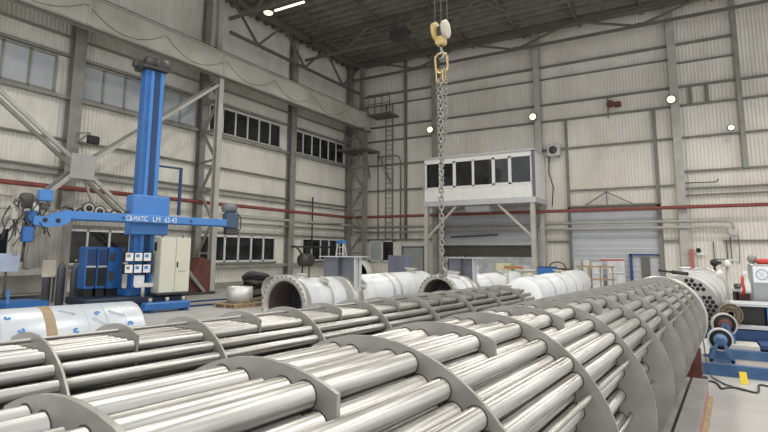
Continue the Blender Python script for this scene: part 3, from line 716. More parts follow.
# ------------------------------------------------------------------ vessels behind
def vessel(x, y0, y1, R, Rf, label, zc, flange=True, dirx=0., marks=()):
    t = thing('pressure_vessel', label, 'vessel', (x, y0, 0))
    prof = [(R - .03, y0), (R, y0), (R, y1 - .3), (R * .9, y1 - .12), (R * .6, y1 - .02), (.01, y1)]
    MB().lathe(prof, (x, 0, zc), 'y', 56, caps=False).build('shell', SHELLW, t)
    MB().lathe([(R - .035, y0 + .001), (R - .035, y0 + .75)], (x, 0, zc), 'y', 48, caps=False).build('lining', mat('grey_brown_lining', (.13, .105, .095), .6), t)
    sh = MB().lathe([(.0, y0 + .74), (R - .03, y0 + .74), (R - .03, y0 + .78)], (x, 0, zc), 'y', 40).build('tube_sheet', GREYP, t)
    hm = MB(); q = .075; i = 0; z = -R
    while z < R:
        k = -9
        while k < 10:
            a = (k + .5 * (i % 2)) * q
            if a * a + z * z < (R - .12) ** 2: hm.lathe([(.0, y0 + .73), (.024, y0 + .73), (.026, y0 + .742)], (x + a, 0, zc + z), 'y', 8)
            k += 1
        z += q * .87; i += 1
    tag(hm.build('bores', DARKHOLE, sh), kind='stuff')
    if flange:
        fl = MB().lathe([(R - .03, y0 - .09), (Rf - .005, y0 - .09), (Rf, y0 - .085), (Rf, y0 + .0), (Rf - .01, y0 + .005), (R + .05, y0 + .03), (R + .001, y0 + .2), (R - .03, y0 + .2)], (x, 0, zc), 'y', 64, closed=True).build('flange', FLANGE, t)
        nb = 30; b0 = None
        for k in range(nb):
            a = 2 * PI * k / nb; rr = (Rf + R) / 2 + .012; q = (rr * math.cos(a), 0, rr * math.sin(a))
            if b0 is None: b0 = MB().lathe([(.0, y0 - .094), (.017, y0 - .094), (.018, y0 - .088)], (x, 0, zc), 'y', 10).build('bolt_hole', DARKHOLE, fl); b0.location = q
            else: c = b0.copy(); COL.objects.link(c); c.parent = fl; c.location = q
    for yb in marks: MB().lathe([(R + .001, yb - .04), (R + .014, yb - .035), (R + .014, yb + .035), (R + .001, yb + .04)], (x, 0, zc), 'y', 56).build('girth_band', FLANGE, t)
    if not flange: MB().lathe([(.0, y0 - .06), (R * .6, y0 - .045), (R - .03, y0 - .01), (R - .01, y0 + .02)], (x, 0, zc), 'y', 48, caps=False).build('end_film', PAPER, t)
    for yb in (y0 + .8, y1 - 1.1):
        w_ = R * .8
        MB().prism([(x - w_, 0), (x + w_, 0), (x + w_, zc - R * .55), (x + w_ * .6, zc - R * .78), (x - w_ * .6, zc - R * .78), (x - w_, zc - R * .55)], yb - .06, yb + .06).build('roller_cradle', BLUED, t)
    return t
def nozzle(t, x, y, zc, R, h, r, dx=0., m=CREAM, fr=None):
    b = V((x + dx * R, y, zc + R * math.sqrt(max(.05, 1 - dx * dx)) - .05)); d = V((dx, 0, math.sqrt(1 - dx * dx)))
    o = MB().cyl(b, b + d * h, r, 16).build('nozzle', m, t)
    fr = fr or r * 1.7
    MB().cyl(b + d * (h - .035), b + d * h, fr, 20).build('nozzle_flange', FLANGE, o)
def top_saddle(t, x, y, zc, R, w, ztop, m, ribs):
    zs = []
    for k in range(15):
        a = PI * (.5 + (k / 14 - .5) * .6); zs.append((x + math.cos(a) * (R + .01), zc + math.sin(a) * (R + .01)))
    poly = [(x - w / 2, ztop), (x + w / 2, ztop), (x + w / 2, zs[0][1] - .02)] + [p for p in zs if abs(p[0] - x) < w / 2] + [(x - w / 2, zs[-1][1] - .02)]
    s_ = MB().prism(poly, y - .012, y + .012).build('saddle_web', m, t)
    MB().box((x - w / 2 - .04, y - .16, ztop), (x + w / 2 + .18, y + .16, ztop + .02)).build('saddle_base_plate', GREYL, t)
    for u in ribs:
        MB().box((x + u - .01, y - .15, zc + math.sqrt(max(0, R * R - u * u)) if abs(u) < R else zc), (x + u + .01, y + .15, ztop)).build('saddle_rib', GREYL if u > .3 else m, t)
    MB().lathe([(R + .002, y - .2), (R + .012, y - .2), (R + .012, y + .2), (R + .002, y + .2)], (x, 0, zc), 'y', 56, smooth=True).build('wear_plate', FLANGE, t)
v1 = vessel(-7.5, 8.65, 15.3, .53, .62, 'white film-covered vessel with an open bolted flange and an upturned grey saddle', .63, marks=(9.6, 12.4, 12.8))
top_saddle(v1, -7.3, 10.35, .63, .53, 1.0, 1.62, GREYP, (0, .49))
nozzle(v1, -7.5, 9.1, .63, .53, .16, .07, .05, WHITE); nozzle(v1, -7.5, 9.5, .63, .53, .14, .07, .55, CREAM)
nozzle(v1, -7.5, 10.9, .63, .53, .1, .09, .75, FLANGE)
nozzle(v1, -7.5, 14.2, .63, .53, .16, .12, .1, CREAM, .2)
v2 = vessel(-5.65, 12.35, 18.9, .47, .55, 'white vessel with a bolted ring flange under the hanging chain hook', .63, marks=(13.2, 15.2))
top_saddle(v2, -5.6, 13.8, .63, .47, .76, 1.58, GREYP, (0, .37))
nozzle(v2, -5.65, 13.1, .63, .47, .2, .16, .1, WHITE, .2); nozzle(v2, -5.65, 16.8, .63, .47, .14, .1, .3, WHITE)
v3 = vessel(-3.85, 13.6, 21.2, .5, .5, 'white film-covered vessel without flange next to the stacked wrapped boards', .62, flange=False, marks=(15, 16.5, 18, 19.2))
nozzle(v3, -3.85, 14.2, .62, .5, .22, .16, -.1, CREAM, .26); nozzle(v3, -3.85, 17.4, .62, .5, .14, .1, .1, CREAM)
t = thing('clamp_frame', 'cream clamp frame with orange rust top straddling a white vessel', 'clamp', (-4.6, 15.2, 0))
for x in (-4.75, -4.35): MB().bar((x, 15.2, 1.0), (x, 15.2, 1.28), .07, .07).build('post', CREAM, t)
MB().box((-4.82, 15.12, 1.28), (-4.28, 15.28, 1.36)).build('top_bar', mat('rust_orange', (.38, .17, .07), .7), t)
MB().bar((-4.75, 15.2, 0), (-4.75, 15.2, 1.0), .07, .07).build('post', CREAM, t)
# purple grey locker and the shutter side junk
t = thing('steel_locker', 'violet-grey steel locker standing between the white vessels and the back wall', 'locker', (-11.2, 20.4, 0))
MB().bbox((-11.65, 20.1, .05), (-10.7, 20.7, 1.6), .02).build('body', PURP, t)
for a, b in ((-11.63, -11.19), (-11.16, -10.72)): MB().box((a, 20.085, .1), (b, 20.1, 1.55)).build('door', PURP, t)
MB().box((-11.6, 20.15, 0), (-10.75, 20.65, .06)).build('plinth', BLACK, t)
t = thing('round_steel_arch', 'grey ring-shaped drum standing on edge beside the violet locker', 'drum', (-12.9, 19.6, 0))
MB().lathe([(.62, 19.3), (.68, 19.3), (.68, 19.9), (.62, 19.9)], (-12.85, 0, .69), 'y', 40, closed=True).build('rim', STEELL, t)
MB().lathe([(.0, 19.7), (.62, 19.7)], (-12.85, 0, .69), 'y', 40).build('disc', STEELL, t)
t = thing('step_ladder', 'white step ladder with a blue top platform near the corner', 'step ladder', (-15, 21.2, 0))
for dy in (0, .0):
    pass
for s_ in (-1, 1):
    MB().bar((-15 + s_ * .32, 21.0, 0), (-15 + s_ * .16, 21.2, 2.15), .05, .05).build('front_rail', WHITE, t)
    MB().bar((-15 + s_ * .32, 21.7, 0), (-15 + s_ * .16, 21.35, 2.15), .04, .04).build('rear_leg', WHITE, t)
for k in range(6):
    z = .35 + k * .32; w_ = .32 - .16 * z / 2.15
    MB().box((-15 - w_, 20.98 + z * .09, z), (-15 + w_, 21.08 + z * .09, z + .03)).build('step', WHITE, t)
MB().box((-15.2, 21.12, 2.15), (-14.8, 21.42, 2.3)).build('platform', BLUEL, t)

# stacked wrapped boards by the shutter
grp = 'wrapped board stacks by the shutter'
for i, (x, w_, h, m_, lab) in enumerate(((-5.2, .35, 1.42, GREYL, 'grey wrapped board leaning upright at the start of the stack by the shutter'), (-4.75, .3, 1.4, CREAM, 'cream upright board second in the stack by the shutter'),
                                 (-4.35, .5, 1.3, OIL, 'pale film-wrapped board beside the cream board'), (-3.65, .78, 1.38, OIL, 'wide crinkled white film pack with a red top edge by the shutter'))):
    t = thing('wrapped_board', lab, 'board', (x, YB - .8, 0), grp)
    MB().bbox((x, YB - 1.0 - i * .02, 0), (x + w_, YB - .75, h), .03).build('board', m_, t)
    if i == 3: MB().box((x - .3, YB - 1.04, h), (x + w_, YB - .95, h + .06)).build('top_edge', RED, t)
    if i != 1: MB().bar((x + .05, YB - 1.04 - i * .02, h * .6), (x + w_ - .05, YB - 1.04 - i * .02, h * .6), .02, .04).build('strap', PAPER, t)
t = thing('timber_frame', 'open raw timber crate frame standing before the wrapped boards', 'frame', (-3.9, YB - 3.5, 0))
for x in (-4.5, -4.1, -3.6, -3.1): MB().bar((x, YB - 3.5, 0), (x, YB - 3.5, 1.2 - .06 * abs(x + 3.6)), .06, .06).build('upright', WOOD, t)
MB().bar((-4.6, YB - 3.5, 1.15), (-3.0, YB - 3.5, 1.15), .05, .07).build('top_rail', WOOD, t)
MB().bar((-4.6, YB - 3.5, .6), (-3.0, YB - 3.5, .6), .05, .07).build('mid_rail', WOOD, t)
t = thing('hand_cart', 'dark red hand cart with a hooped handle beside the roller shutter', 'cart', (-5.6, YB - 1.6, 0))
MB().bbox((-6.3, YB - 1.9, .6), (-5.3, YB - 1.3, 1.0), .05).build('tank', RUST, t)
MB().tube([(-6.25, YB - 1.6, .95)] + [(-5.85 - .4 * math.cos(k * PI / 8), YB - 1.6, 1.0 + .3 * math.sin(k * PI / 8)) for k in range(9)] + [(-5.45, YB - 1.6, .95)], .03, 8).build('handle', RUST, t)
for y in (YB - 1.95, YB - 1.25):
    MB().lathe([(.0, -.04), (.3, -.04), (.34, 0), (.3, .04), (.0, .04)], (-5.8, y, .34), 'y', 24).build('wheel', BLACK, t)
MB().box((-6.1, YB - 1.8, .3), (-5.5, YB - 1.4, .62)).build('chassis', RUST, t)
t = thing('tool_chest', 'blue tool chest on the floor beside the dark red cart', 'chest', (-6.0, YB - 3.0, 0))
MB().bbox((-6.4, YB - 3.3, .4), (-5.6, YB - 2.7, 1.05), .03).build('body', BLUE, t)
MB().box((-6.38, YB - 3.28, 1.05), (-5.62, YB - 2.72, 1.1)).build('lid', BLUED, t)
for x in (-6.35, -5.65):
    for y in (YB - 3.25, YB - 2.75): MB().bar((x, y, 0), (x, y, .42), .05, .05).build('leg', BLUED, t)
# pale stored parts below the cabin
for i, (x, h, m_, lab) in enumerate(((-10.6, 1.05, OIL, 'pale plastic-wrapped crate under the cabin, wider one'), (-8.9, 1.2, mat('yellowed_film', (.66, .63, .42), .4), 'yellowish plastic-wrapped crate under the cabin'), (-7.9, 1.1, OIL, 'pale plastic-wrapped crate under the cabin by its leg'))):
    t = thing('wrapped_crate', lab, 'crate', (x, 26.6, 0))
    MB().bbox((x, 26.4, .12), (x + .8, 27.1, h), .05).build('wrapped_load', m_, t)
    for u in (.02, .34, .66): MB().box((x + u, 26.4, 0), (x + u + .1, 27.1, .12)).build('skid', WOOD, t)
t = thing('tool_rack', 'dark steel shelf rack under the white cabin', 'rack', (-11.7, 27.3, 0))
for x in (-11.9, -10.9): MB().bar((x, 27.3, 0), (x, 27.3, 1.7), .06, .06).build('upright', DGREY, t)
for z in (.5, 1.1, 1.65): MB().box((-11.95, 27.1, z), (-10.85, 27.6, z + .04)).build('shelf', DGREY, t)
tag(MB().bar((-12.1, YB - .25, 2.62), (-9.3, YB - .25, 2.72), .06, .09).build('dark_rail', DGREY, None, (-12.1, YB - .25, 2.6)), 'dark slanting rail across the shutter under the cabin', 'rail')

# ------------------------------------------------------------------ column and boom welding manipulator
TH = math.atan2(.187, .982)
Mm = Matrix.Translation((-14.6, 10.3, 0)) @ Matrix.Rotation(-TH, 4, 'Z')      # local: x = towards the aisle, y = along the boom
t = thing('welding_manipulator', 'tall blue column and boom welding manipulator with white lettering', 'manipulator', M=Mm)
def mp(mb): return put(mb, Mm)
mp(MB().bbox((-.2, -.48, .55), (.2, .12, 7.45), .03)).build('column', BLUE, t)
mp(MB().box((.2, -.33, .6), (.235, -.22, 7.4)).box((.2, -.02, .6), (.235, .1, 7.4))).build('guide_rail', BLUEL, t)
mp(MB().box((.2, -.2, .6), (.222, -.06, 7.4))).build('rack_strip', BLUED, t)
tp = mp(MB().bbox((-.4, -.62, 7.45), (.32, .22, 7.56), .02)).build('head_plate', DGREY, t)
mp(MB().lathe([(.1, -.3), (.19, -.28), (.2, .28), (.1, .3)], (-.05, -.15, 7.74), 'y', 20)).build('hoist_motor', DGREY, t)
mp(MB().bbox((-.3, -.75, 7.5), (-.0, -.45, 7.75), .05)).build('gearbox', DGREY, t)
mp(MB().lathe([(.05, -.06), (.22, -.05), (.24, 0), (.22, .05), (.05, .06)], (.12, .08, 7.72), 'x', 20)).build('pulley', DGREY, t)
mp(MB().bbox((-.1, -.70, 2.22), (.43, .43, 3.42), .03)).build('carriage_box', BLUEL, t)
bm = mp(MB().bbox((.44, -2.62, 2.55), (.74, 2.3, 2.8), .015)).build('boom', BLUEL, t)
mp(MB().box((.735, -2.5, 2.56), (.75, 2.25, 2.585))).build('boom_rail', BLUED, bm)
def lettering(word, y0, y1, z0, h):
    cu = bpy.data.curves.new('boom_lettering', 'FONT'); cu.body = word; cu.size = .2; cu.extrude = .003
    to = bpy.data.objects.new('lettering_tmp', cu); COL.objects.link(to)
    dg = bpy.context.evaluated_depsgraph_get(); me = bpy.data.meshes.new_from_object(to.evaluated_get(dg)); bpy.data.objects.remove(to)
    xs = [v.co.x for v in me.vertices]; ys = [v.co.y for v in me.vertices]
    k = (y1 - y0) / (max(xs) - min(xs)); kh = h / (max(ys) - min(ys))
    lt = MB()
    lt.add([Mm @ V((.7405 + v.co.z, y0 + (v.co.x - min(xs)) * k, z0 + (v.co.y - min(ys)) * kh)) for v in me.vertices], [tuple(q.vertices) for q in me.polygons])
    lt.build('lettering', mat('white_lettering', (.82, .84, .84), .5, var=.02), bm)
lettering('CB-MATIC', -1.0, -.38, 2.605, .155); lettering('LM', -.22, .0, 2.605, .155); lettering('62-43', .14, .52, 2.605, .155)
mp(MB().cyl((.745, -1.08, 2.68), (.76, -1.08, 2.68), .03, 12)).build('boom_stud', BLACK, bm)
mp(MB().cyl((.745, 1.0, 2.68), (.76, 1.0, 2.68), .03, 12)).build('boom_stud', BLACK, bm)
for y, z in ((-2.0, 2.9), (-1.72, 2.83)):      # wire spools on the boom
    mp(MB().lathe([(.14, -.07), (.165, -.07), (.165, .07), (.14, .07)], (.66, y, z), 'x', 24, closed=True)).build('spool_rim', DGREY, t)
    sp = mp(MB().lathe([(.05, -.06), (.145, -.06), (.135, .06), (.05, .06)], (.66, y, z), 'x', 24, closed=True)).build('wire_spool', mat('wire_spool_cream', (.50, .46, .42), .5), t)
    mp(MB().lathe([(.0, .055), (.085, .055), (.085, .07), (.0, .07)], (.66, y, z), 'x', 20)).build('spool_hub', BLACK, sp)
# drive at the far boom end
mp(MB().lathe([(.05, -.24), (.15, -.22), (.16, .2), (.08, .24)], (.6, 2.45, 3.2), 'y', 18)).build('drive_motor', mat('motor_grey', (.17, .18, .19), .45), t)
mp(MB().bbox((.42, 2.28, 2.5), (.76, 2.75, 3.05), .05)).build('drive_gearbox', mat('motor_blue_grey', (.06, .10, .16), .45), t)
mp(MB().tube([(.6, 2.7, 3.1), (.7, 2.85, 2.9), (.7, 2.85, 2.5), (.65, 2.7, 2.35)], .02, 6)).build('drive_cable', HOSE, t)
mp(MB().bbox((.5, 2.3, 2.3), (.72, 2.8, 2.52), .03)).build('drive_tray', DGREY, t)
# welding head at the near boom end
hd = mp(MB().prism([(-2.45, 2.78), (-2.8, 2.74), (-3.0, 2.62), (-3.3, 2.62), (-3.3, 2.4), (-3.0, 2.34), (-2.6, 2.4), (-2.45, 2.52)], .42, .78, 'x')).build('head_arm', BLUEL, t)
for y in (-2.75, -3.05): mp(MB().cyl((.775, y, 2.52), (.79, y, 2.52), .06, 14)).build('arm_bore', BLACK, hd)
mp(MB().box((.5, -3.62, 2.1), (.62, -3.5, 3.0))).build('vertical_slide', DGREY, t)
mp(MB().box((.62, -3.6, 2.2), (.66, -3.52, 2.95))).build('slide_rail', STEELL, t)
mp(MB().bbox((.45, -3.15, 2.8), (.7, -2.95, 2.98), .02)).build('motor_block', DGREY, t)
mp(MB().bbox((.48, -3.75, 2.5), (.72, -3.62, 2.8), .02)).build('camera_box', STEELL, t)
mp(MB().bbox((.44, -3.2, 3.02), (.7, -2.88, 3.32), .02)).build('head_box', BLUEL, t)
mp(MB().bbox((.46, -3.45, 2.45), (.72, -3.2, 2.75), .03)).build('wire_feeder', BLUE, t)
mp(MB().bbox((.5, -3.32, 2.75), (.7, -3.18, 2.95), .02)).build('label_box', WHITE, t)
mp(MB().bbox((.5, -3.5, 1.95), (.75, -3.25, 2.35), .03)).build('torch_slide', BLUE, t)
mp(MB().cyl((.6, -3.55, 2.4), (.6, -3.6, 1.6), .05, 12)).build('torch', STEELL, t)
mp(MB().cyl((.55, -3.4, 1.95), (.55, -3.42, 1.45), .035, 10)).build('flux_tube', DGREY, t)
mp(MB().cyl((.6, -3.75, 3.1), (.6, -4.9, 3.22), .045, 10)).build('slide_rod', STEELL, t)
mp(MB().lathe([(.02, -.15), (.14, -.12), (.16, .2), (.1, .25)], (.6, -3.45, 2.95), 'z', 16)).build('flux_hopper', DGREY, t)
for k in range(16):
    y = -3.7 + random.random() * .7; a = [(.45 + random.random() * .3, y + random.uniform(-.2, .2), 3.1 - random.random() * .3)]
    for q in range(4): a.append((.4 + random.random() * .45, a[-1][1] + random.uniform(-.16, .16), a[-1][2] - random.uniform(.12, .3)))
    mp(MB().tube(a, .016, 6)).build('head_hose', HOSE if k % 4 else mat('brown_hose', (.20, .16, .12), .5), t)
hs = []
for k in range(30): hs.append((.55 + .03 * math.sin(k), -2.6 + k * .06, 2.86 + .05 * math.sin(k * .9) + .03 * math.sin(k * 2.1)))
mp(MB().tube(hs, .03, 6)).build('boom_hose', HOSE, t)
mp(MB().bar((-.1, .12, 4.45), (-.1, 1.0, 4.45), .06, .06).bar((-.1, 1.0, 4.48), (-.1, 1.0, 2.9), .08, .08)).build('cable_carrier', BLUED, t)
# base carriage, panels and pedestal
mp(MB().bbox((-.9, -1.9, .2), (.72, 1.0, .42), .04)).build('base_carriage', mat('blue_black_paint', (.02, .03, .055), .5), t)  # one even blue-black tone over the whole carriage
mp(MB().box((-.55, -.65, .43), (.3, .3, .6))).build('pedestal', BLUE, t)
for z, ang, n in ((1.42, 0, 3), (1.08, 0, 3)):
    pn = mp(MB().box((.55, -.95, z), (.72, -.15, z + .28))).build('gauge_panel', BLACK, t)
    for k in range(n):
        c = mp(MB().box((.72, -.93 + k * .26, z + .03), (.73, -.72 + k * .26, z + .26))).build('display', PAPER, pn)
        mp(MB().box((.73, -.9 + k * .26, z + .13), (.733, -.8 + k * .26, z + .22))).build('display_print', FILMB if k else INK, c)
mp(MB().box((.62, -.62, .72), (.64, -.32, 1.03))).build('notice_sheet', PAPER, t)
mp(MB().box((.6, -.58, .68), (.66, -.05, .8))).build('switch_strip', WHITE, t)
mp(MB().bbox((.3, -.12, .75), (.55, .0, 1.6), .02)).build('side_trunk', BLUEL, t)
mp(MB().cyl((.66, -.35, .4), (.66, -.35, .72), .05, 10)).build('jack_post', STEELL, t)
for y in (-1.6, -.3, .8):
    for x in (-.75, .6): mp(MB().lathe([(.0, -.05), (.1, -.05), (.1, .05), (.0, .05)], (x, y, .145), 'x', 18)).build('rail_wheel', DGREY, t)
# cream control cabinet on the carriage
cbm = thing('control_cabinet', 'tall cream double-door control cabinet in front of the blue column', 'cabinet', M=Mm @ Matrix.Translation((.9, .4, .5)))
mp(MB().bbox((.5, -.06, .5), (1.0, .9, 2.15), .015)).build('body', CREAM_SHADED, cbm)
for a, b in ((-.04, .41), (.43, .88)):
    dr = mp(MB().box((1.0, a, .53), (1.02, b, 2.13))).build('door', CREAM, cbm)
    if a > 0:
        mp(MB().bbox((1.02, a + .03, 1.25), (1.04, a + .07, 1.42), .005)).build('handle', BLACK, dr)
        for k in range(4): mp(MB().cyl((1.02, a + .1 + k * .06, 1.13), (1.03, a + .1 + k * .06, 1.13), .014, 8)).build('indicator', BLACK, dr)
mp(MB().box((.62, -.075, 1.75), (.78, -.06, 2.0))).build('meter', BLACK, cbm)
mp(MB().box((.5, -.06, .44), (.95, .9, .5))).build('plinth', DGREY, cbm)
for y in (.1, .75): mp(MB().cyl((.75, y, 2.15), (.75, y, 2.22), .03, 8)).build('lifting_eye', DGREY, cbm)
# blue welding power sources on the carriage
for i, (y0, lab) in enumerate(((-1.62, 'blue welding power source with a black door, outer one of the pair'), (-1.31, 'blue welding power source with a black door, beside the drum-shaped one'))):
    ps = thing('welding_power_source', lab, 'power source', M=Mm @ Matrix.Translation((-.3, y0 + .2, .5)), group='blue welding power sources')
    mp(MB().bbox((-.9, y0, .62), (-.3, y0 + .29, 1.85), .03)).build('body', BLUE, ps)
    mp(MB().box((-.3, y0 + .03, .72), (-.285, y0 + .26, 1.25))).build('front_grille', BLACK, ps)
    mp(MB().box((-.3, y0 + .03, 1.32), (-.285, y0 + .26, 1.78))).build('control_face', BLUED, ps)
    mp(MB().box((-.3, y0 + .02, 1.25), (-.27, y0 + .27, 1.3))).build('trim_strip', GREYL, ps)
    mp(MB().box((-.85, y0 + .03, .42), (-.35, y0 + .26, .62))).build('skid', BLACK, ps)
ps = thing('welding_power_source', 'rounded blue power unit with louvred side between the black doors and the column', 'power source', M=Mm @ Matrix.Translation((-.4, -.8, .5)))
pr = [(-1.01, -.95), (-1.01, -.3)] + [(-1.01 + .62 * math.sin(k * PI / 12), -.8 + .5 * math.cos(k * PI / 12)) for k in range(1, 7)] + [(-.39, -.95)]
mp(MB().prism([(b, a) for a, b in pr], .62, 1.84, 'z')).build('body', BLUE, ps)
for za, zb in ((1.42, 1.68), (.85, 1.12)): mp(MB().box((-.32, -.97, za), (-.295, -.82, zb))).build('louvre_panel', DGREY, ps)
mp(MB().box((-.85, -.98, .42), (-.4, -.48, .62))).build('skid', BLACK, ps)
# floor rails for the manipulator
for i, (x, lab) in enumerate(((-.75, 'blue floor rail under the manipulator on the wall side'), (.6, 'blue floor rail under the manipulator on the aisle side'))):
    rl = thing('floor_rail', lab, 'rail', M=Mm @ Matrix.Translation((x, 0, 0)))
    mp(MB().box((x - .09, -3.5, 0), (x + .09, 5.6, .02))).build('base_flange', BLUED, rl)
    mp(MB().box((x - .03, -3.5, .02), (x + .03, 5.6, .045))).build('rail_head', BLUED, rl)
bl = thing('rail_carriage', 'bright blue low steel carriage on the floor in front of the cream cabinet', 'carriage', M=Mm @ Matrix.Translation((1.3, .2, 0)))
mp(MB().bbox((1.12, -.6, .06), (1.45, .75, .28), .03)).build('frame', BLUE, bl)
for y in (-.45, .6): mp(MB().box((1.08, y - .06, 0), (1.5, y + .06, .06))).build('foot', BLUED, bl)
for y in (-.4, .1, .6): mp(MB().cyl((1.28, y, .28), (1.28, y, .4), .05, 10)).build('stud', STEELL, bl)
# gas cylinders
gp = None
for i, (x, y, lab) in enumerate(((-16.9, 8.6, 'dark grey gas cylinder by the side wall, first of three'), (-16.72, 8.92, 'dark grey gas cylinder by the side wall, middle of three'), (-16.55, 9.24, 'dark grey gas cylinder by the side wall, last of three'))):
    if gp is None:
        gp = thing('gas_cylinder', lab, 'gas cylinder', (x, y, 0), 'gas cylinders by the wall')
        MB().lathe([(.08, 0), (.115, .02), (.115, 1.15), (.1, 1.26), (.05, 1.34), (.03, 1.36)], (x, y, 0), 'z', 20).build('bottle', mat('gas_bottle_grey', (.10, .105, .125), .45), gp)
        MB().cyl((x, y, 1.36), (x, y, 1.46), .025, 10).cyl((x - .05, y, 1.44), (x + .05, y, 1.44), .015, 8).build('valve', CHAINY, gp)
    else: copy_tree(gp, None, (x, y, 0), lab)
# low clutter by the wall: shelves, blue carts
for i, (y, lab) in enumerate(((8.0, 'low blue trolley frame on the floor behind the wrapped cylinder'), (9.5, 'second low blue trolley frame beside the gas cylinders'))):
    y -= 2.3
    tr = thing('trolley', lab, 'trolley', (-15.4, y, 0))
    MB().bbox((-16.0, y - .5, .25), (-14.9, y + .5, .42), .02).build('deck', BLUE, tr)
    for a in (-15.95, -14.95): MB().bar((a, y - .48, .4), (a, y - .48, .75), .05, .05).build('post', BLUEL, tr)
    for a in (-15.8, -15.1):
        for b in (-.38, .38): MB().lathe([(.0, -.03), (.11, -.03), (.11, .03), (.0, .03)], (a, y + b, .12), 'y', 14).build('wheel', BLACK, tr)
    MB().box((-15.95, y - .42, .05), (-15.0, y - .34, .26)).box((-15.95, y + .34, .05), (-15.0, y + .42, .26)).build('axle_frame', BLUED, tr)
tb_ = thing('work_bench', 'grey bench with a pale panel below the wall windows behind the welding head', 'bench', (-18.6, 7.0, 0))
MB().box((-19.1, 4.5, .95), (-18.3, 9.6, 1.12)).build('worktop', STEELL, tb_)
for y in (4.6, 7.0, 9.5): MB().bar((-18.4, y, 0), (-18.4, y, .95), .08, .08).build('leg', STEELP, tb_)
MB().box((-19.1, 4.5, .3), (-18.5, 9.6, .34)).build('shelf', STEELP, tb_)
tag(MB().box((-18.9, 8.9, 1.13), (-18.75, 9.9, 2.6)).box((-18.9, 8.9, 1.12), (-18.6, 9.9, 1.16)).build('grey_panel', mat('ribbed_grey_panel', (.33, .32, .29), .55, var=.3, scale=9, stretch=(1, 3, .1)), None, (-18.8, 9.7, 1.12)), 'tall grey brown panel standing on the bench against the windows', 'panel')
tag(MB().prism([(-.03, 0), (.03, 0), (.03, .42), (.02, .46), (-.03, .46)], -.17, .17).build('paper_bag', mat('kraft_cream', (.62, .54, .44), .7), None, (0, 0, 0)), 'cream paper sheet pinned upright on the grey bench edge', 'sheet').location = (-15.75, 8.05, 1.0)
t = thing('welding_screen', 'light blue papers clipped on a stand below the welding head', 'stand', (-16.5, 7.3, 0))
MB().cyl((-16.5, 7.3, 0), (-16.5, 7.3, 1.2), .03, 8).build('post', DGREY, t)
MB().lathe([(.22, 0), (.22, .03), (.0, .04)], (-16.5, 7.3, 0), 'z', 16).build('foot', DGREY, t)
MB().box((-16.5, 7.0, 1.15), (-16.46, 7.6, 1.65)).build('clip_board', mat('pale_blue_paper', (.50, .58, .72), .6), t)

# steel ring on pallet, dark heap, red machine at the lattice column
t = thing('steel_ring', 'bright rolled steel ring standing on a wooden pallet', 'ring', (-12.6, 12.3, .13))
MB().lathe([(.38, .13), (.40, .13), (.40, .62), (.38, .62)], (-12.6, 12.3, 0), 'z', 40, closed=True).build('ring', mat('bright_rolled_steel', (.62, .615, .60), .45, .5, var=.03, scale=2), t)
t = thing('pallet', 'flat wooden pallet under the bright steel ring', 'pallet', (-12.6, 12.3, 0))
for k in range(5): MB().box((-13.15, 11.7 + k * .26, .1), (-12.05, 11.84 + k * .26, .13)).build('deck_board', WOOD, t)
for x in (-13.1, -12.65, -12.2): MB().box((x, 11.7, 0), (x + .1, 12.9, .1)).build('stringer', WOOD, t)
t = thing('rubber_hose_coil', 'dark heap of coiled hose on the floor behind the bright steel ring', 'hose', (-13.9, 14.2, 0))
for k in range(9):
    a0 = random.random() * 6; cx, cy = -13.9 + random.uniform(-.35, .35), 14.3 + random.uniform(-.35, .35)
    MB().tube([(cx + (.42 + .05 * math.sin(3 * q)) * math.cos(q), cy + .42 * math.sin(q), .1 + .095 * k + .06 * math.sin(2 * q + a0)) for q in [i * 2 * PI / 24 for i in range(24)]], .09, 8, closed=True).build('coil', HOSE if k % 3 else mat('olive_hose', (.09, .085, .06), .6), t)
t = thing('red_machine_frame', 'dark red machine frame with slanted plates beside the lattice column foot', 'machine', (-17.6, 14.8, 0))
MB().prism([(14.2, 0), (15.3, 0), (15.3, 1.35), (14.8, 1.5), (14.25, .7)], -17.9, -17.4, 'x').build('side_plate', RUST, t)
MB().bar((-17.3, 13.9, 1.1), (-17.3, 14.9, .1), .12, .12).build('strut', STEELP, t)
MB().box((-18.0, 14.1, 0), (-17.2, 15.4, .1)).build('base', DGREY, t)
t = thing('workshop_heater', 'dark round workshop heater beside the dark wall column', 'heater', (-15.6, 19.3, 0))
MB().lathe([(.05, -.35), (.27, -.33), (.3, -.2), (.3, .3), (.2, .36)], (-15.6, 19.3, 1.35), 'y', 20).build('drum', DGREY, t)
for x in (-15.8, -15.4): MB().bar((x, 19.3, 0), (x, 19.3, 1.15), .05, .05).build('leg', DGREY, t)
MB().tube([(-15.6, 19.0, 1.6), (-15.7, 18.8, 1.9), (-15.9, 18.8, 2.0)], .05, 8).build('flue', DGREY, t)
# spare round stack of baffle rings beside the flange vessel
t = thing('ring_stack', 'pale ribbed shell section lying behind the bolted flange', 'shell section', (-11.5, 12.55, 0))
MB().lathe([(.40, 14.0), (.40, 12.55)] + [(.42 + (.03 if k % 2 else 0), 12.55 + k * .1) for k in range(14)] + [(.42, 14.0)], (-11.5, 0, .55), 'y', 40, caps=False).build('ribbed_shell', FLANGE, t)
for y in (12.8, 13.6): MB().box((-11.85, y, 0), (-11.15, y + .12, .14)).build('chock', WOOD, t)

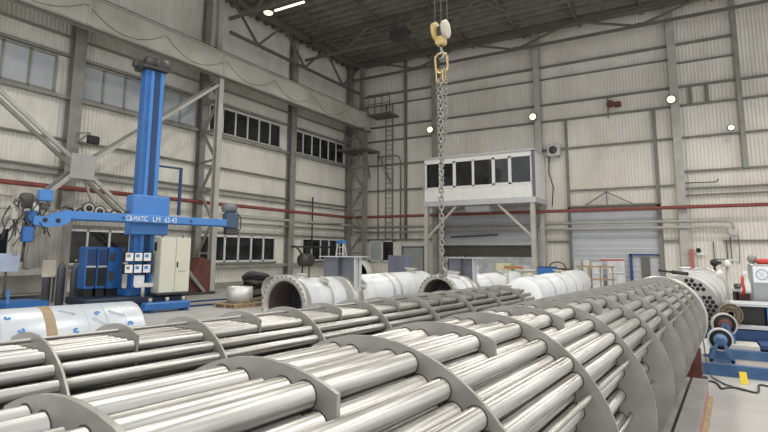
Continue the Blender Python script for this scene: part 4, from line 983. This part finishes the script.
# ------------------------------------------------------------------ right-hand welding rotator and benches
RBLUE = mat('rotator_blue', (.045, .12, .27), .45, var=.25, scale=3, dirt=(.16, .16, .15), dscale=3, damt=.5)
t = thing('welding_rotator', 'long blue steel rotator bed with grey deck plates on the floor', 'rotator', (1.2, 9.6, 0))
for i, (y, z0, z1, m_) in enumerate(((9.2, 0, .16, RBLUE), (9.85, 0, .28, RBLUE), (10.6, .0, .5, BLUED))):
    MB().box((-.02 + .05 * i, y, z0), (5, y + .1, z1)).build('side_beam', m_, t)
MB().box((-.02, 9.3, .1), (5, 9.85, .15)).build('deck_plate', mat('worn_deck_plate', (.36, .33, .29), .5, .3, var=.2, scale=4), t)
MB().box((-.0, 9.98, .28), (.78, 10.5, .34)).build('deck_plate', mat('pale_deck_plate', (.55, .53, .48), .5, var=.1), t)
MB().box((.8, 10.0, .3), (5, 10.55, .36)).build('deck_plate', BLUED, t)
MB().box((.4, 10.62, .52), (5, 10.9, .56)).build('top_rail', GREYL, t)
MB().box((.35, 10.4, .34), (.5, 10.55, .5)).build('bearing_block', BLUE, t)
def roller(x, y, z, r, label, tilt, rm=GREYL, hubm=mat('hub_dull_blue', (.12, .23, .40), .45, var=.15, scale=6), stand=True):
    t = thing('rotator_wheel', label, 'wheel', (x, y, z - r))
    M_ = Matrix.Translation((x, y, z)) @ Matrix.Rotation(tilt, 4, 'Z')
    put(MB().lathe([(r * .86, -.06), (r, -.06), (r * 1.02, -.04), (r * 1.02, .04), (r, .06), (r * .86, .06)], (0, 0, 0), 'y', 32, closed=True), M_).build('tyre', rm, t)
    put(MB().lathe([(.0, -.05), (r * .88, -.045), (r * .88, .045), (.0, .05)], (0, 0, 0), 'y', 28), M_).build('disc', BLACK, t)
    h = put(MB().lathe([(.0, -.11), (r * .5, -.1), (r * .56, -.05)], (0, 0, 0), 'y', 24), M_).build('hub', hubm, t)
    if stand:
        for yy_ in (-.1, .1):
            st_ = MB().bar((-.15, yy_, -z + .16), (-.02, yy_, .03), .03, .05).bar((.15, yy_, -z + .16), (.02, yy_, .03), .03, .05).bar((-.15, yy_, -z + .18), (.15, yy_, -z + .18), .03, .04)
            put(st_, M_).build('stand_frame', RBLUE, t)
    return t
roller(.26, 9.5, .475, .165, 'white-tyred rotator wheel with light blue hub beside the bundle end', 0)
roller(.35, 10.25, .615, .18, 'pale-rimmed rotator wheel with dark rust disc behind the blue-hubbed wheel', .1, STEELL, RUST, True)
t = thing('rolled_belt', 'thick brown rolled webbing belt behind the rotator wheels', 'belt roll', (.47, 10.72, .56))
for k in range(4): MB().lathe([(.04 + k * .035, -.1 + .02 * (k % 2)), (.07 + k * .035, -.12), (.07 + k * .035, .1), (.04 + k * .035, .1)], (.47, 10.72, .745), 'y', 28, closed=True).build('turn', mat('brown_webbing', (.22, .18, .12), .8, var=.5, scale=22), t)
MB().lathe([(.0, -.08), (.055, -.08)], (.47, 10.72, .745), 'y', 16).build('core', DARKHOLE, t)

tag(MB().prism([(-.09, .0), (.1, .02), (.12, .13), (-.03, .26), (-.1, .22)], -.03, .03, 'y').build('white_rag', WHITE, None, (0, 0, 0)), 'white rag draped beside the blue-hubbed rotator wheel', 'rag').location = (.0, 9.42, .25)
t = thing('work_table', 'work table with a pale top and blue drawers near the tool cabinet', 'table', (.8, 11, 0))
MB().box((.5, 10.95, .86), (3.5, 11.7, .9)).build('tabletop', GREYL, t)
MB().box((.62, 11.0, .45), (.95, 11.6, .86)).build('drawer_unit', BLACK, t)
MB().box((1.0, 11.0, .45), (1.3, 11.6, .86)).build('drawer_unit', BLUEL, t)
MB().box((1.3, 11.0, .5), (1.7, 11.6, .86)).build('drawer_unit', mat('dusty_pink', (.52, .42, .42), .6), t)
for x in (.55, 3.4):
    for y in (11.0, 11.65): MB().bar((x, y, 0), (x, y, .86), .05, .05).build('leg', BLUED, t)
t = thing('machine_cabinet', 'grey sheet-metal machine cabinet with a round blue prohibition sign', 'cabinet', (1.4, 12.2, 0))
MB().bbox((.9, 12.0, .0), (2.6, 12.7, 1.56), .02).build('body', mat('galvanised_grey', (.36, .37, .37), .35, .5, var=.08, scale=2), t)
sg = MB().box((.93, 11.985, 1.22), (1.2, 12.0, 1.52)).build('sign', PAPER, t)
mb = MB().lathe([(.082, 11.98), (.1, 11.98), (.1, 11.985), (.082, 11.985)], (1.065, 0, 1.37), 'y', 28, closed=True); mb.bar((1.005, 11.982, 1.43), (1.125, 11.982, 1.31), .004, .014, (0, 1, 0)); mb.bar((1.035, 11.982, 1.34), (1.085, 11.982, 1.40), .004, .014, (0, 1, 0))
mb.build('sign_symbol', FILMG, sg)
t = thing('red_clamp', 'red clamp tool lying on top of the grey machine cabinet', 'clamp', (1.1, 12.2, 1.56))
MB().bbox((1.0, 12.05, 1.56), (1.26, 12.25, 1.66), .03).build('body', RED, t)
MB().lathe([(.0, -.05), (.075, -.045), (.085, 0), (.075, .045), (.0, .05)], (.95, 12.2, 1.65), 'y', 18).build('wheel', STEELP, t)
MB().cyl((1.2, 12.1, 1.64), (1.38, 12.1, 1.72), .025, 8).build('grip', BLACK, t)
t = thing('hanging_jacket', 'white and red work jacket hanging on the grey machine cabinet side', 'jacket', (.82, 12.0, .95))
mb = MB(); rows = []
for i in range(9):
    z = 1.42 - i * .05; w_ = .04 + .05 * i / 8
    rows.append([(.8 + u * w_ + .01 * math.sin(i + u * 3), 11.96 - .05 * math.cos(u * 2.2) - .02 * math.sin(u * 7 + i), z) for u in [k / 6 * 2 - 1 for k in range(7)]])
vs = [p for r_ in rows for p in r_] + [(p[0], 12.0, p[2]) for r_ in rows for p in r_]
fs = []
for i in range(8):
    for k in range(6):
        a = i * 7 + k; fs += [(a, a + 1, a + 8, a + 7), (63 + a, 63 + a + 7, 63 + a + 8, 63 + a + 1)]
for k in range(6): fs += [(k, 63 + k, 64 + k, k + 1), (56 + k, 57 + k, 120 + k, 119 + k)]
for i in range(8): fs += [(i * 7, i * 7 + 7, 70 + i * 7, 63 + i * 7), (i * 7 + 6, 69 + i * 7, 76 + i * 7, i * 7 + 13)]
mb.add(vs, fs, True); mb.build('cloth', WHITE, t)
MB().tube([(.77, 11.98, 1.34), (.75, 11.93, 1.2), (.77, 11.93, 1.08), (.73, 11.95, .98)], .03, 8).build('sleeve', RED, t)
# side bench with tools at the back wall side
t = thing('tool_bench', 'dark tool bench with shelves of small boxes behind the barrel', 'bench', (1.1, 13.2, 0))
MB().box((.66, 13.0, .98), (1.7, 13.7, 1.03)).build('worktop', GREYL, t)
MB().box((.66, 13.0, .6), (1.7, 13.7, .64)).build('shelf', DGREY, t)
for x in (.7, 1.65):
    for y in (13.05, 13.65): MB().bar((x, y, 0), (x, y, .98), .06, .06).build('leg', DGREY, t)
MB().box((.7, 13.02, .66), (1.1, 13.6, .96)).build('drawer_box', mat('dull_maroon', (.10, .05, .05), .6), t)
for i, (x, w_, h, m_, lab) in enumerate(((.68, .16, .1, DGREY, 'small dark box at the barrel end of the tool bench'), (.88, .2, .09, BLACK, 'flat black case on the tool bench'), (1.12, .12, .22, DGREY, 'tall dark tin on the tool bench end'))):
    bx = thing('tool_box', lab, 'box', (x, 13.2, 1.03), 'boxes on the tool bench')
    MB().bbox((x, 13.1, 1.03), (x + w_, 13.35, 1.03 + h), .01).build('case', m_, bx)
    MB().box((x + w_ * .3, 13.09, 1.03 + h * .6), (x + w_ * .7, 13.1, 1.03 + h * .75)).build('latch', GREYL, bx)
t = thing('bench_grinder', 'dark pedestal grinder standing beyond the pale exchanger shell', 'grinder', (.55, 20, 0))
MB().cyl((.55, 20, 0), (.55, 20, 1.4), .04, 10).build('pedestal', DGREY, t)
MB().lathe([(.0, -.06), (.11, -.05), (.12, 0), (.11, .05), (.0, .06)], (.55, 19.9, 1.46), 'y', 20).build('wheel_guard', BLACK, t)
MB().bbox((.5, 19.9, 1.4), (.75, 20.1, 1.52), .03).build('motor', DGREY, t)
MB().lathe([(.15, 0), (.16, .03), (.0, .05)], (.55, 20, 0), 'z', 16).build('foot', DGREY, t)
t = thing('extraction_arm', 'white suction hood on a bent arm beside the grinder', 'extractor', (.9, 20.3, 0))
MB().cyl((.9, 20.3, 0), (.9, 20.3, 1.35), .04, 10).build('post', GREYL, t)
MB().lathe([(.04, .16), (.06, .1), (.16, -.06), (.15, -.06)], (.9, 20.2, 1.4), 'z', 20).build('hood', WHITE, t)
MB().tube([(.9, 20.3, 1.3), (.94, 20.28, 1.5), (1.1, 20.2, 1.56), (1.2, 20.2, 1.48)], .035, 8).build('arm', GREYL, t)
# small things on the back wall
t = thing('junction_frame', 'thin dark square conduit frame on the back wall under the pipe ends', 'frame', (1.05, YB - .2, 1.5))
for a, b in (((.8, 1.5), (1.3, 1.5)), ((.8, 1.5), (.8, 2.3)), ((1.3, 1.5), (1.3, 2.3))): MB().bar((a[0], YB - .15, a[1]), (b[0], YB - .15, b[1]), .04, .04).build('rail', DGREY, t)
t = thing('thermometer_box', 'tiny white instrument box with a dark dial on the back wall', 'instrument', (.3, YB - .2, 1.7))
MB().bbox((.1, YB - .2, 1.66), (.42, YB - .03, 1.8), .02).build('case', WHITE, t)
MB().lathe([(.0, -.26), (.1, -.25), (.1, -.14)], (.2, YB, 1.9), 'y', 16).build('dial', BLACK, t)
tag(MB().box((-.16, YB - .55, .1), (.0, YB - .45, 1.95)).box((-.2, YB - .57, 0), (.04, YB - .43, .1)).build('red_post', mat('faded_red_post', (.42, .13, .11), .55), None, (-.08, YB - .5, 0)), 'faded red steel post standing by the pale wall column', 'post')

# floor bits: cable, plug box, yellow card
pts = []
for k in range(60):
    u = k / 59
    pts.append((-.02 + .95 * u + .05 * math.sin(u * 14), 8.62 - .5 * math.sin(u * 5.2) * u - .25 * u + .12 * math.sin(u * 19), .014))
t = thing('floor_cable', 'thin black cable snaking over the bare concrete by the yellow card', 'cable', (0, 8.6, 0))
MB().tube(pts, .012, 6).build('cord', HOSE, t)
MB().bbox((-.08, 8.62, 0), (.06, 8.75, .07), .01).build('plug', BLACK, t)
MB().tube([(.04, 9.2, .5), (.06, 9.1, .15), (.1, 9.0, .02), (.25, 8.6, .014), (.45, 8.35, .014)], .01, 6).build('drop_lead', HOSE, t)
tag(MB().prism([(0, 0), (.085, 0), (.075, .16), (-.01, .16)], -.004, .004, 'y').build('yellow_card', YCARD, None, (0, 0, 0)), 'small yellow card leaning against the blue rotator bed', 'card').location = (.44, 8.8, 0.001)
bpy.data.objects['yellow_card'].rotation_euler = (-.35, 0, 0)

# ------------------------------------------------------------------ light
def high_bay(loc, energy, col=(1, .97, .91)):
    l = bpy.data.lights.new('hall_lamp', 'SPOT'); l.spot_size = math.radians(150); l.spot_blend = .8; l.shadow_soft_size = .35; l.energy = energy; l.color = col
    o = bpy.data.objects.new('hall_lamp', l); COL.objects.link(o); o.location = loc
for x in (-12, -4, 4, 11):
    for y in (-2, 6, 14, 20.2): high_bay((x, y, 12.3), 1150 if x > -10 else 1000)
w = bpy.data.worlds.new('hall_world'); S.world = w; w.use_nodes = True
bg = w.node_tree.nodes['Background']; bg.inputs['Color'].default_value = (.97, .98, 1., 1); bg.inputs['Strength'].default_value = 1.15

# ------------------------------------------------------------------ camera
cam = bpy.data.cameras.new('camera'); co = bpy.data.objects.new('camera', cam); COL.objects.link(co)
F = 520.547; CY = 181.723
yaw, pit, rol = (math.radians(a) for a in (30.558, 7.67, .306))
f_ = V((-math.sin(yaw) * math.cos(pit), math.cos(yaw) * math.cos(pit), math.sin(pit)))
r0 = V((math.cos(yaw), math.sin(yaw), 0)); u0 = r0.cross(f_)
r_ = r0 * math.cos(rol) + u0 * math.sin(rol); u_ = u0 * math.cos(rol) - r0 * math.sin(rol)
co.matrix_world = Matrix(((r_.x, u_.x, -f_.x, 0), (r_.y, u_.y, -f_.y, 0), (r_.z, u_.z, -f_.z, 1.75), (0, 0, 0, 1)))
cam.sensor_width = 36; cam.sensor_fit = 'HORIZONTAL'; cam.lens = F / 768 * 36
cam.shift_y = (CY - 216) / 768; cam.clip_start = .05; cam.clip_end = 300
S.camera = co
S.view_settings.view_transform = 'Standard'; S.view_settings.look = 'None'; S.view_settings.exposure = 0.08; S.view_settings.gamma = 1
S.view_settings.use_curve_mapping = False
